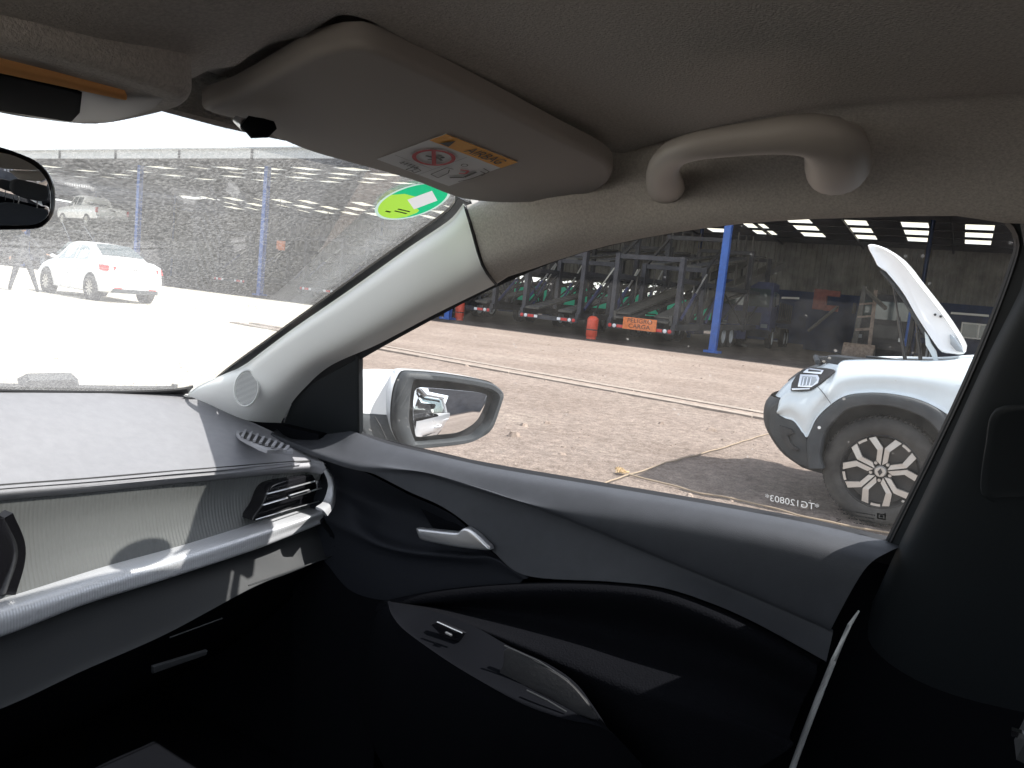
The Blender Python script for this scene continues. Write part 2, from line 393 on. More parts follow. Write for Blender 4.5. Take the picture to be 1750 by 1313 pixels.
# inspection sticker: about 9 cm round, on the inside of the glass
sc_ = pW(706, 345, .003); ex = V((1, 0, 0)); ey = WN.cross(ex).normalized()
def disc(rx, ry, c, n=40, a0=0): return [c+ex*math.cos(2*math.pi*k/n)*rx+ey*math.sin(2*math.pi*k/n)*ry for k in range(n)]
st_r = .0455
g = MB(); n_ = 40; d1 = disc(st_r, st_r, sc_); d2 = disc(st_r*.92, st_r*.92, sc_); g.add(d1+d2, [(k, (k+1) % n_, n_+(k+1) % n_, n_+k) for k in range(n_)]); stk = g.build('windscreen_sticker', 'sclear', car)
def sxy(u, v, o=.0): return sc_-WN*o+ex*u*st_r+ey*v*st_r
sgn = 1 if (sxy(0, 1)-sc_).z < 0 else -1          # v grows downwards
from mathutils.geometry import delaunay_2d_cdt
from mathutils import Vector as _V
lime = [(-.915, -.05), (-.60, -.22), (-.12, -.22), (.02, -.10), (.10, .10), (.62, .30), (.66, .42), (.55, .70), (.28, .875)]
sqr = [(.02, -.62), (.66, -.30), (.40, .30), (-.26, -.02)]
lns = [[(-.10, .42), (.40, .42), (.40, .47), (-.10, .47)], [(-.10, .53), (.40, .53), (.40, .58), (-.10, .58)], [(-.35, .62), (-.15, .62), (-.15, .68), (-.35, .68)]]
def ngo(o): return [(math.cos(2*math.pi*k/48)*o, math.sin(2*math.pi*k/48)*o) for k in range(48)]
def inside(p, poly):
    c = False
    for i in range(len(poly)):
        (x1, y1), (x2, y2) = poly[i-1], poly[i]
        if (y1 > p[1]) != (y2 > p[1]) and p[0] < (x2-x1)*(p[1]-y1)/(y2-y1)+x1: c = not c
    return c
limp = lime+[(.92*math.cos(q), .92*math.sin(q)) for q in [1.26+k*(3.196-1.26)/18 for k in range(1, 18)]]
P_, E_ = [], []
for poly, cl in [(ngo(.92), 1), (lime, 0), (sqr, 1)]+[(l, 1) for l in lns]:
    k0 = len(P_); P_ += [_V(p) for p in poly]; n0_ = len(poly); E_ += [(k0+i, k0+(i+1) % n0_) for i in range(n0_ if cl else n0_-1)]
vv_, _, ff_, *_r = delaunay_2d_cdt(P_, E_, [], 0, 1e-5)
grp = {}
for f in ff_:
    cx = sum(vv_[i][0] for i in f)/len(f); cy_ = sum(vv_[i][1] for i in f)/len(f)
    if math.hypot(cx, cy_) > .925: continue
    k_ = 'white_square' if inside((cx, cy_), sqr) else ('print_line' if any(inside((cx, cy_), l) for l in lns) else ('lime_field' if inside((cx, cy_), limp) else 'green_field'))
    grp.setdefault(k_, []).append(f)
for k_, fl in grp.items():
    g = MB()
    for f in fl: g.poly([sxy(vv_[i][0], vv_[i][1]*sgn) for i in f])
    o = g.build(k_, {'white_square': 'paperT', 'print_line': 'leafg', 'lime_field': 'slime', 'green_field': 'sgreen'}[k_], stk)
    import bmesh
    bm = bmesh.new(); bm.from_mesh(o.data); bmesh.ops.remove_doubles(bm, verts=bm.verts, dist=1e-6); bm.to_mesh(o.data); bm.free()
# --- A-pillar trim
E1 = W((322, 676), (345, 660), (391, 640), (418, 628), (503, 566), (603, 497), (703, 426), (770, 381), (795, 352), off=.012)
E2 = Sd((480, 723), (492, 700), (512, 672), (562, 627), (645, 589), (742, 538), (848, 486), off=-.012)
mid1 = [a.lerp(b, .30)+V((-.028, -.012, .004)) for a, b in zip(spline(E1, 20), spline(E2, 20))]
mid2 = [a.lerp(b, .72)+V((-.030, -.012, -.004)) for a, b in zip(spline(E1, 20), spline(E2, 20))]
mid0 = [a.lerp(b, .07)+V((-.014, -.006, .003)) for a, b in zip(spline(E1, 20), spline(E2, 20))]
pil = loft('pillar_trim', [E1, mid0, mid1, mid2, E2], 'pillar', car, 60, 8, thick=.003)
loft('pillar_body', [W((300, 680), (385, 642), (500, 566), (600, 498), (700, 428), (768, 384), (800, 330), off=-.006),
     [a.lerp(b, .5)+V((.05, .02, .0)) for a, b in zip(spline(E1, 20), spline(E2, 20))], Sd((470, 730), (500, 700), (520, 668), (568, 626), (650, 585), (745, 537), (852, 480), off=.035)], 'white', car, 40, 4, thick=.01)
# foot of the trim down to the dashboard
loft('pillar_foot', [W((316, 674), (350, 686), off=.012)[:1]+X3((350, 687, .925), (400, 704, .935), (430, 712, .945), (446, 717, .950)),
     X3((330, 671, .92), (362, 664, .915), (415, 668, .92), (432, 690, .925), (444, 704, .94))], 'pillar', car, 24, 4, thick=.004)
# round tweeter grille
tc_ = pX(422, 664, .885); tn = (EYE-tc_); tn = (V((-.80, -.52, .16))).normalized(); ta = tn.cross(V((0, 0, 1))).normalized(); tb = ta.cross(tn)
def tdisc(r1, r2, o, n=36): return [tc_+tn*o+(ta*math.cos(2*math.pi*k/n)*r1+tb*math.sin(2*math.pi*k/n)*r2) for k in range(n)]
g = MB(); g.add(tdisc(.0195, .030, .006)+tdisc(.0215, .0325, .0015), [(k, (k+1) % 36, 36+(k+1) % 36, 36+k) for k in range(36)])
g.add(tdisc(.0195, .030, .006)+tdisc(.0175, .028, .003), [(k, (k+1) % 36, 36+(k+1) % 36, 36+k) for k in range(36)])
twt = g.build('tweeter_ring', 'pillar', car, True, 60)
g = MB(); g.poly(tdisc(.018, .0285, .0030)); g.build('grille_backing', 'dash', twt)
g = MB()
for k in range(-13, 14):
    h = k*.0020; ww = .0172*math.sqrt(max(0, 1-(h/.0275)**2))
    g.bar(tc_+tn*.004+tb*h-ta*ww, tc_+tn*.004+tb*h+ta*ww, .0009, .0008)
g.build('grille_slats', 'pillar', twt)
# --- side glass, seals and sail panel
g = MB(); g.poly(Sd((560, 540), (845, 420), (1240, 330), (1700, 320), (1790, 370), (1620, 850), (1540, 990), (1100, 900), (600, 800), off=.018)); g.build('door_glass', 'sideg', car)
loft('window_seal', [Sd((497, 690), (520, 664), (568, 622), (650, 580), (745, 532), (852, 476), (1000, 424), (1240, 380), (1500, 363), off=.0),
     Sd((528, 742), (540, 676), (590, 632), (640, 601), (740, 546), (848, 491), (1000, 431), (1240, 385), (1500, 368), off=.006)], 'black', car, 60, 3, thick=.008)
pad('sail_panel', Sd((470, 760), (474, 735), (484, 722), (496, 694), (530, 657), (612, 612), (613, 744), off=.0), 'bpil', car, .012, .003)
g = MB(); g.tube(Sd((611, 606), (611, 745), off=.004), .0035, 8); g.build('sail_seal', 'black', car, True)
loft('belt_seal', [Sd((600, 733), (700, 764), (840, 792), (950, 811), (1100, 836), (1250, 862), (1400, 890), (1530, 920), off=.012),
     Sd((600, 740), (700, 772), (840, 801), (950, 820), (1100, 845), (1250, 871), (1400, 900), (1530, 929), off=-.002)], 'black', car, 40, 3, thick=.006)
g = MB(); g.prism(Sd((1490, 920), (1575, 936), (1560, 1010), (1490, 990), off=.012), (.02, 0, 0)); g.build('frame_corner', 'black', car)
# window frame along the B-pillar
loft('door_frame', [Sd((1640, 362), (1700, 371), (1727, 386), (1737, 410), (1733, 440), (1700, 532), (1650, 652), (1600, 758), (1550, 858), (1512, 936), off=-.002),
     Sd((1640, 350), (1730, 352), (1775, 370), (1790, 400), (1778, 440), (1742, 540), (1695, 655), (1640, 765), (1588, 865), (1545, 960), off=-.018)], 'bpil', car, 50, 5, thick=.02)
loft('frame_seal', [Sd((1640, 365), (1696, 373), (1722, 389), (1732, 410), (1729, 437), (1696, 530), (1646, 650), (1596, 757), (1546, 857), (1508, 934), off=.004),
     Sd((1640, 360), (1700, 368), (1730, 385), (1741, 410), (1738, 440), (1705, 534), (1655, 654), (1605, 760), (1555, 861), (1517, 938), off=-.006)], 'black', car, 50, 2, thick=.005)
# B-pillar lining and belt guide
bp = loft('centre_pillar', [
     Sd((1736, 340), (1755, 460), (1742, 500), (1680, 625), (1600, 800), (1530, 945), (1500, 1010), (1452, 1110), (1400, 1240), (1350, 1400), off=-.016),
     Sd((1760, 330), (1790, 460), (1765, 520), (1705, 645), (1625, 820), (1560, 960), (1530, 1030), (1480, 1130), (1430, 1260), (1390, 1400), off=-.045),
     Sd((1900, 330), (1900, 480), (1900, 560), (1830, 700), (1760, 860), (1700, 1000), (1670, 1080), (1630, 1180), (1600, 1300), (1580, 1400), off=-.060),
     Sd((2150, 330), (2150, 480), (2150, 600), (2100, 760), (2060, 900), (2030, 1040), (2000, 1120), (1980, 1220), (1960, 1340), (1960, 1420), off=-.050)], 'bpil', car, 50, 6, thick=.01)
loft('belt_slot_cover', [Sd((1768, 690), (1700, 700), (1684, 760), (1676, 840), (1700, 860), off=-.068), Sd((1768, 700), (1712, 712), (1698, 766), (1690, 836), (1710, 850), off=-.071), Sd((1800, 720), (1800, 740), (1800, 770), (1800, 800), (1800, 850), off=-.062)], 'bpil', bp, 20, 3)
g = MB(); g.tube(X3((1468, 1044, .955), (1452, 1068, .952), (1425, 1128, .95), (1398, 1195, .95), (1375, 1255, .95), (1350, 1325, .95)), [.0012, .0024, .0032, .0035, .0035, .0035], 8); g.build('door_opening_welt', 'pillar', car, True)
g = MB(); g.tube(X3((1560, 960, .945), (1610, 980, .94)), .0008, 6); g.build('pillar_joint', 'black', bp)
# --- headliner: roof lining, side rail, grab handle
CR = Z3((1040, 268, 1.356), (1120, 256, 1.358), (1200, 232, 1.36), (1300, 210, 1.36), (1400, 196, 1.36), (1480, 188, 1.36))
CR = [V((.745, .40, 1.335))]+CR+[V((.60, -.1, 1.362)), V((.60, -.6, 1.36)), V((.60, -1.2, 1.345))]
crs = spline(CR, 70)
EG = Sd((842, 482), (900, 463), (1000, 430), (1100, 407), (1240, 385), (1350, 375), (1500, 368), (1640, 365), (1740, 378), off=-.012)
EG = EG+[V((.79, -.3, 1.315)), V((.79, -.8, 1.30)), V((.78, -1.3, 1.26))]
PT = W((788, 340), (796, 352), off=.016)[0]
r_in = [p+V((.004, 0, .014*max(.1, min(1, (p.y+.02)/.10)))) for p in CR]
rail_top = [pW(780, 330, .016)]+r_in
rail_edge = [pW(800, 352, .014)+V((0, 0, -.002))]+EG
eg = spline(EG, 30); ri = spline(r_in, 30)
pg_ = loftmesh([E1, mid0, mid1, mid2, E2], 60, 8)
seam = [r[-1] for r in pg_]                                     # where the plastic trim ends and the cloth begins
seam = spline(seam, 9)
ri = spline([seam[0]+V((-.01, -.02, .006)), V((.775, .46, 1.325))]+r_in, 50); eg = spline([seam[-1]]+EG, 50)
ri[0] = seam[0]
offs = [(0, V((0, 0, 0))), (.14, V((0, 0, .003))), (.30, V((0, 0, .004))), (.46, V((0, 0, .001))), (.60, V((0, 0, -.004))), (.73, V((-.002, 0, -.009))), (.85, V((-.005, 0, -.011))), (.94, V((-.006, 0, -.008))), (1, V((0, 0, 0)))]
rws = []
for (t_, o_), sp in zip(offs, seam):
    row = [a_.lerp(b_, t_)+o_ for a_, b_ in zip(ri, eg)]; d0 = sp-row[0]
    for i_ in range(14):
        q_ = 1-i_/14; q_ = q_*q_*(3-2*q_); row[i_] = row[i_]+d0*q_
    rws.append(row)
rws.append([p+V((.012, 0, .012)) for p in rws[-1]])
loft('roof_rail_lining', rws, 'liner', car, 90, 3, even=False)
g = MB(); g.tube([p+(EYE-p)*.002 for p in seam], .0020, 6); g.build('trim_seam', 'black', car, True)
# main roof lining as a moulded sheet, its side lip curled up into the rail groove
def ceil_z(x, y):
    z = 1.362
    if y > .26:
        t = min(1, (y-.26)/.30); z -= .048*t*t*(3-2*t)
    sw = max(0, min(1, (.365-x)/.13)); sv = max(0, min(1, (y-.20)/.17)); z -= .020*sw*sw*(3-2*sw)*sv*sv*(3-2*sv)*(1 if y < .45 else max(0, 1-(y-.45)/.12))
    px_ = max(0, min(1, (x-.355)/.02)); py_ = max(0, min(1, (y-.335)/.014))
    return z + .020*px_*py_*(1 if y < .52 else max(0, 1-(y-.52)/.03)) - .004*math.cos(min(1, abs(x-.3)/.4)*math.pi)*0
rows = []
def hdr(x): return .552 - .10*((x-.33)/.62)**2                            # front edge of the lining in plan
ys = [(-1.25+i*.04) for i in range(38)]+[.27, .28, .29, .30, .31, .32, .328, .334, .338, .342, .347, .352, .36, .38, .40, .42, .44, .46, .48, .49, .50, .51, .52, .53, .54, .552]
ys = sorted(set(round(y, 4) for y in ys if y <= .552))
def crx(y):
    best = crs[0]
    for a, b in zip(crs, crs[1:]):
        if (a.y-y)*(b.y-y) <= 0:
            t = (y-a.y)/((b.y-a.y) or 1); return a.x+(b.x-a.x)*t
    return .745 if y > 0 else .60
for y in ys:
    xe = crx(y) if y < .33 else .745+(y-.33)*.5
    xs = [-.39+(xe-.012+.39)*(k/60) for k in range(61)]+[xe-.008, xe-.004, xe-.001, xe]
    row = []
    for i, x in enumerate(xs):
        yy = min(y, hdr(x)); z = ceil_z(x, yy)
        if y < .335:
            q_ = max(.12, min(1, (y+.02)/.10))
            z += q_*(0 if i < 61 else (.001, .004, .009, .016)[i-61])
        row.append(V((x, yy, z)))
    rows.append(row)
b_ = MB(); nu = len(rows[0]); b_.add([p for r in rows for p in r], [(i*nu+j, i*nu+j+1, (i+1)*nu+j+1, (i+1)*nu+j) for i in range(len(rows)-1) for j in range(nu-1)])
b_.build('roof_lining', 'liner', car, True, 80)
g = MB(); g.tube([V((x, hdr(x)-.002, ceil_z(x, hdr(x))+.004)) for x in [-.38+.045*k for k in range(25)]], .006, 8); g.build('header_edge', 'liner', car, True)
# grab handle: one moulded bow with two broad feet
hz = lambda x, y, z: pZ(x, y, z)
gp = [hz(1142, 332, 1.325), hz(1136, 312, 1.320), hz(1134, 288, 1.318), hz(1152, 264, 1.318), hz(1190, 250, 1.318), hz(1250, 241, 1.320), hz(1310, 234, 1.322), hz(1365, 230, 1.324), hz(1405, 236, 1.324), hz(1428, 256, 1.322), hz(1432, 280, 1.321), hz(1430, 298, 1.324)]
gpd = spline(gp, 44)
rad = [.0160, .0165, .0160, .0145, .0125, .0112, .0108, .0110, .0125, .0165, .0195, .0210, .0200]
rad = [q*1.12 for q in rad]
rr = [rad[min(len(rad)-1, int(i/43*(len(rad)-1)))]+(rad[min(len(rad)-1, int(i/43*(len(rad)-1))+1)]-rad[min(len(rad)-1, int(i/43*(len(rad)-1)))])*((i/43*(len(rad)-1)) % 1) for i in range(44)]
g = MB(); g.tube(gpd, rr, 18, flat=.74, upv=(.25, .15, 1)); g.build('grab_handle', 'grab', car, True)
for q, s in ((0, .015), (43, .019)):
    b0 = gpd[q]; g = MB(); g.tube([b0+V((0, 0, -.002)), b0+V((.006, 0, .012)), b0+V((.012, 0, .035))], [s*.9, s*1.05, s*1.15], 14, flat=.8, upv=(0, 1, 0)); g.build('handle_foot', 'grab', car, True)
# --- sun visor with warning label
def pV(px, py, off=0): return onp(px, py, V((.5, .5, 1.310-off)), (.05, .15, 1))
vo_ = [(345, 190), (400, 168), (460, 136), (530, 98), (570, 86), (605, 81), (645, 88), (740, 131), (850, 184), (945, 232), (1015, 266), (1043, 285), (1046, 303), (1030, 322), (990, 339), (930, 346), (860, 348), (800, 343), (765, 334), (700, 309), (600, 281), (520, 258), (440, 224), (390, 203)]
visor = pad('sun_visor', [pV(*p) for p in vo_], 'visor', car, .016, .006, nsm=90, steps=5, toward=(0, 0, -1))
L0, LR, LB, LL = pV(763, 227), pV(885, 275), pV(767, 317), pV(644, 271)
vn = V((.05, .15, 1)).normalized()
def lab(u, v, o=.0012): return L0+(LR-L0)*u+(LL-L0)*v+(L0-LR+LB-LL)*u*v-vn*o
def lrect(name, u0, v0, u1, v1, mt, par, o): g = MB(); g.prism([lab(u0, v0, o), lab(u1, v0, o), lab(u1, v1, o), lab(u0, v1, o)], vn*.0003); return g.build(name, mt, par)
lrect('warning_label', 0, 0, 1, 1, 'paper', visor, .0008)
lrect('label_header', .0, .0, 1, .22, 'yellow', visor, .0014)
def ltext(txt, u, v, size, name, mt, par, sx=1, o=.002):
    vs, fs = text_mesh(txt, 1)
    g = MB(); g.add([lab(u+p.x*size*sx, v-p.y*size, o) for p in vs], fs); return g.build(name, mt, par)
ltext('AIRBAG', .64, .11, .20, 'label_lettering', 'ink', visor, .72)
g = MB(); g.poly([lab(.09, .19, .0021), lab(.21, .19, .0021), lab(.15, .03, .0021)]); g.build('warning_triangle', 'ink', visor)
g = MB(); N = 40
asp = (LL-L0).length/(LR-L0).length
def ring(g, cu, cv, r0, r1, o, a0=0, a1=1):
    ps = [lab(cu+r*math.cos(2*math.pi*(a0+(a1-a0)*k/N)), cv+r/asp*math.sin(2*math.pi*(a0+(a1-a0)*k/N)), o) for r in (r0, r1) for k in range(N+1)]
    g.add(ps, [(k, k+1, N+2+k, N+1+k) for k in range(N)])
ring(g, .31, .50, .175, .215, .0021)
cu, cv = .31, .50
g.poly([lab(cu-.15, cv-.13/asp, .0022), lab(cu-.12, cv-.16/asp, .0022), lab(cu+.15, cv+.13/asp, .0022), lab(cu+.12, cv+.16/asp, .0022)])
g.build('prohibition_ring', 'inkred', visor)
def lline(g, pts, wd=.012, o=.002):
    for (a, b), (c, d) in zip(pts, pts[1:]):
        dx, dy = c-a, (d-b)*asp; L_ = math.hypot(dx, dy) or 1; nx, ny = -dy/L_*wd/2, dx/L_*wd/2/asp
        g.poly([lab(a+nx, b+ny, o), lab(c+nx, d+ny, o), lab(c-nx, d-ny, o), lab(a-nx, b-ny, o)])
g = MB()
lline(g, [(.22, .52), (.29, .50), (.35, .47), (.42, .50)], .03); lline(g, [(.30, .58), (.35, .52), (.40, .60)], .02)
ring(g, .36, .43, .0, .022, .002)
lline(g, [(.60, .86), (.58, .60), (.66, .58)], .012); lline(g, [(.60, .86), (.72, .88), (.70, .70), (.64, .62)], .012)
ring(g, .66, .42, .028, .038, .002); lline(g, [(.80, .78), (.90, .66), (.88, .46)], .035)
lline(g, [(.90, .42), (.97, .42), (.99, .62), (.95, .80)], .014); lline(g, [(.86, .34), (.97, .36), (1.0, .5)], .012)
for u in range(5): lline(g, [(.17+u*.045, .86), (.195+u*.045, .80), (.20+u*.045, .88)], .010)
lline(g, [(.34, .96), (.34, .86), (.40, .84), (.46, .86), (.46, .96), (.40, .94), (.34, .96)], .012); lline(g, [(.40, .84), (.40, .94)], .01)
lline(g, [(0.02, .74), (.50, .74)], .004); lline(g, [(.52, .25), (.52, .98)], .004)
g.build('label_pictograms', 'ink', visor)
g = MB(); lline(g, [(.72, .54), (.80, .50), (.84, .58), (.78, .62)], .03); g.build('label_arrow', 'inkred', visor)
c0, c1 = pV(418, 207, .010), pV(470, 214, .010)
g = MB(); g.tube([c0, c0.lerp(c1, .3)+V((0, 0, -.004)), c0.lerp(c1, .7)+V((0, 0, -.003)), c1], [.005, .008, .007, .003], 12); vc = g.build('visor_clip', 'dark', car, True)
g = MB(); g.tube([pV(404, 205, .006), pV(420, 214, .012)], [.003, .005], 10); g.tube([pV(447, 218, .010), pV(455, 226, .006)], [.003, .003], 8); g.build('clip_pin', 'chrome', vc, True)
# --- overhead console with courtesy lamp
def pC(px, py, off=0): return onp(px, py, V((.2, .52, 1.296-off)), (0, .10, 1))
co = pad('overhead_console', [pC(*p, .004) for p in [(-260, 40), (-100, 50), (0, 66), (120, 97), (230, 130), (310, 160), (328, 174), (312, 190), (250, 206), (180, 217), (100, 212), (0, 198), (-150, 160), (-280, 110)]], 'liner', car, .05, .010, nsm=70, steps=5, toward=(0, 0, -1))
pad('console_trim', [pC(p[0], p[1], .004) for p in [(-240, 62), (-100, 68), (0, 84), (152, 122), (240, 150), (293, 171), (278, 187), (195, 211), (130, 213), (0, 194), (-150, 156), (-250, 120)]], 'grab', co, .02, .004, nsm=60, toward=(0, 0, -1))
pad('console_recess', [pC(p[0], p[1], .0055) for p in [(-230, 85), (-60, 104), (0, 127), (130, 157), (141, 162), (137, 196), (124, 210), (0, 191), (-150, 154), (-235, 120)]], 'dark', co, .01, .002, toward=(0, 0, -1))
pad('courtesy_lens', [pC(p[0], p[1], .008) for p in [(-120, 90), (0, 112), (98, 136), (213, 166), (217, 174), (130, 155), (0, 127), (-120, 98)]], 'amber', co, .01, .002, toward=(0, 0, -1))
# --- rear-view mirror
mc = V((.245, .505, 1.236)); mn = V((-.152, -.985, -.088)).normalized()
def pM(px, py, off=0): return onp(px, py, mc+mn*off, mn)
mo = [(-230, 345), (-225, 300), (-200, 262), (-160, 243), (-80, 241), (0, 251), (41, 264), (66, 275), (82, 288), (93, 304), (99, 323), (100, 345), (96, 370), (83, 386), (64, 394), (0, 396), (-120, 400), (-200, 394)]
rv = pad('rear_view_mirror', [pM(*p) for p in mo], 'gloss', car, .03, .006, nsm=90, steps=5)
cc = V(sum((pM(*p) for p in mo), V((0, 0, 0)))/len(mo))
pad('mirror_glass', [cc+(pM(p[0], p[1])-cc)*1.0 for p in [(-215, 345), (-210, 305), (-190, 272), (-155, 253), (-80, 251), (0, 261), (28, 268), (56, 282), (75, 300), (85, 322), (87, 345), (84, 365), (73, 378), (52, 385), (0, 386), (-120, 389), (-195, 384)]] and [pM(p[0], p[1], .0012) for p in [(-215, 345), (-210, 305), (-190, 272), (-155, 253), (-80, 251), (0, 261), (28, 268), (56, 282), (75, 300), (85, 322), (87, 345), (84, 365), (73, 378), (52, 385), (0, 386), (-120, 389), (-195, 384)]], 'mirror', rv, .001, .0003, nsm=80)
g = MB(); g.tube([mc-mn*.02, mc-mn*.05+V((0, 0, .02)), wpt(.24, .62)-WN*.004], [.012, .008, .018], 12); g.build('mirror_stalk', 'gloss', rv, True)

# --- DASHBOARD
dA = W((-420, 668), (-200, 670), (0, 671), (150, 672), (310, 674), off=.004)+X3((380, 700, .93), (430, 722, .945), (470, 742, .955), (510, 765, .955), (544, 783, .955))
dM = Z3((-420, 752, .955), (-200, 746, .955), (0, 740, .955), (150, 736, .955), (280, 735, .952), (370, 742, .943), (430, 752, .932), (480, 765, .920), (520, 778, .908))+X3((548.5, 786.5, .953))
dC = Y3((-420, 866, .97), (-200, 846, .97), (0, 828, .965), (150, 817, .962), (300, 804, .955), (380, 798, .945), (440, 793, .935), (490, 789, .925), (530, 787, .915))+X3((553, 790.5, .948))
dC2 = [p+V((0, -.002, -.004)) for p in dC]
dAs, dCs = spline(dA, 80), spline(dC, 80)
dr_ = [[a_.lerp(b_, q)+V((0, 0, .010*math.sin(math.pi*q)*(1-i/79))) for i, (a_, b_) in enumerate(zip(dAs, dCs))] for q in (0, .33, .66, 1)]
dash = loft('dashboard', dr_+[[p+V((0, -.002, -.004)) for p in dCs]], 'dash', car, 90, 8, thick=.006, tdir=(0, .3, -1))
loft('dash_side_rim', [X3((240, 675, .84), (310, 674.5, .915), (380, 700, .93), (462, 736, .953), (464, 739, .953)), X3((215, 676, .80), (300, 685, .885), (372, 707, .915), (440, 736, .938), (457, 746, .944)), X3((215, 679, .80), (298, 691, .885), (370, 712, .91), (438, 740, .932), (456, 750, .94))], 'dash', dash, 50, 5, thick=.004)
# rolled edge and fascia
e1 = [p+V((0, -.006, -.010)) for p in dC]; e2 = [p+V((0, .002, -.020)) for p in dC]
loft('dash_roll', [dC2, e1, e2, [p+V((0, .012, -.022)) for p in dC]], 'dash', car, 90, 5, thick=.004, tdir=(0, 1, .2))
f0 = [p+V((0, .004, -.018)) for p in dC]
g = MB(); g.tube([p+V((0, -.0005, -.001)) for p in dC[:-1]], .0016, 6); g.build('dash_seam', 'black', dash, True)
fB = Y3((-420, 1130, .955), (-200, 1075, .955), (0, 1024, .95), (177, 969, .945), (301, 935, .94), (400, 905, .935), (440, 892, .93), (490, 878, .925), (530, 868, .92), (556, 862, .915))
f0s, fBs = spline(f0, 60), spline(fB, 60)
fmid = [a.lerp(b, .35)+V((0, .008, 0)) for a, b in zip(f0s, fBs)]; fmid2 = [a.lerp(b, .7)+V((0, .007, 0)) for a, b in zip(f0s, fBs)]
fas = loft('fascia_panel', [f0s, fmid, fmid2, fBs], 'fascia', car, 90, 8, thick=.004, tdir=(0, 1, 0))
# satin trim bar under the fascia
b0 = [p+V((0, .012, .0)) for p in fBs]
b1 = spline(Y3((-420, 1160, 0.932), (-200, 1100, 0.932), (0, 1045, 0.930), (177, 990, 0.927), (301, 953, 0.922), (425, 915, 0.912), (500, 892, 0.897), (556, 872, 0.887)), 60)
b2 = spline(Y3((-420, 1190, 0.926), (-200, 1130, 0.926), (0, 1073, 0.924), (142, 1020, 0.922), (283, 977, 0.918), (425, 931, 0.908), (500, 905, 0.896), (560, 882, 0.886)), 60)
b3 = spline(Y3((-420, 1205, 0.933), (-200, 1145, 0.933), (0, 1088, 0.931), (142, 1034, 0.928), (283, 990, 0.923), (425, 943, 0.913), (500, 914, 0.900), (560, 890, 0.888)), 60)
b4 = [p+V((0, .05, .004)) for p in b3]
trim = loft('trim_bar', [b0, fBs, b1, b2, b3, b4], 'strip', car, 90, 6)
g = MB()
rs = [pY(540, 857, .925), pY(560, 862, .915)]
loft('trim_bar_end', [Y3((540, 866, 0.855), (552, 857, 0.870), (560, 835, 0.875), (559, 820, 0.875), (553, 806, 0.880)), Y3((552, 872, 0.840), (565, 860, 0.855), (570, 838, 0.865), (567, 818, 0.870), (558, 803, 0.875)), Y3((560, 882, 0.840), (572, 863, 0.857), (573, 838, 0.875), (571, 818, 0.880), (560, 801, 0.885))], 'strip', car, 30, 5, thick=.004)
# lower ledge and glovebox
g0 = spline(Y3((-420, 1230, .955), (-200, 1165, .955), (0, 1105, .955), (142, 1050, .95), (283, 1000, .945), (443, 944, .930), (500, 915, .915), (552, 899, .905)), 60)
g1 = spline(Y3((-420, 1330, .930), (-200, 1262, .930), (0, 1195, .930), (142, 1132, .925), (283, 1070, .92), (429, 994, .905), (500, 966, .892), (583, 931, .880)), 60)
g2 = spline(Y3((-420, 1345, .925), (-200, 1280, .925), (0, 1212, .925), (142, 1146, .92), (283, 1084, .915), (429, 1006, .90), (500, 978, .888), (588, 943, .876)), 60)
g3 = [p+V((0, .03, -.002)) for p in g2]
loft('lower_dash_ledge', [b4, g0, g1, g2, g3], 'ledge', car, 90, 5)
loft('ledge_end', [Y3((552, 893, 0.878), (575, 905, 0.868), (597, 926, 0.850)), Y3((549, 898, 0.880), (570, 915, 0.863), (583, 932, 0.853)), Y3((583, 934, 0.852), (590, 940, 0.850), (597, 946, 0.848))], 'dark', car, 12, 3, thick=.01)
h0 = [p+V((0, .012, -.004)) for p in g2]; h1 = [p+V((0, .05, -.05)) for p in g2]; h2 = [p+V((0, .18, -.19)) for p in g2]; h3 = [p+V((0, .44, -.40)) for p in g2]
gb = loft('glovebox_lid', [h0, h1, h2, h3], 'dark', car, 60, 6, thick=.01)
g = MB(); g.tube(Y3((425, 1001, .885), (500, 975, .875), (572, 949, .865)), .0012, 6); g.tube(Y3((290, 1090, .885), (380, 1057, .878)), .0010, 6); g.build('lid_highlight_edge', 'ledge', gb, True)
pad('glovebox_latch', Y3((262, 1140, .90), (355, 1112, .89), (353, 1120, .89), (262, 1152, .90)), 'ledge', gb, .006, .001)
# side air vent
vp = [(553, 811), (558, 830), (553, 853), (540, 860), (490, 874), (433.5, 891), (449, 863), (462, 834), (480, 824), (510, 817), (536, 811)]
pad('vent_frame', Y3(*[(a, b, .915) for a, b in vp]), 'gloss', car, .03, .003, nsm=60)
def vbar(name, pts, r, mt, y=.908):
    g = MB(); g.tube(Y3(*[(a, b, y) for a, b in pts]), r, 10, flat=.6); return g.build(name, mt, car, True)
vbar('vent_vane', [(456, 844), (500, 833), (540, 822)], .0022, 'chrome', .905)
vbar('vent_vane', [(449, 863), (493, 850)], .0024, 'chrome', .903)
vbar('vent_vane', [(527, 841), (549, 834)], .0022, 'chrome', .903)
vbar('vent_slider', [(494, 850), (511, 845), (528, 840)], .0046, 'ledge', .899)
vbar('vent_slider', [(494, 847), (511, 842), (528, 837)], .0018, 'chrome', .893)
pad('vent_tab', Y3((540, 822, .9), (549, 820, .9), (552, 833, .9), (543, 835, .9)), 'bright', car, .004, .001)
vbar('vent_vane', [(437, 888), (490, 872), (545, 857)], .0013, 'chrome', .903)
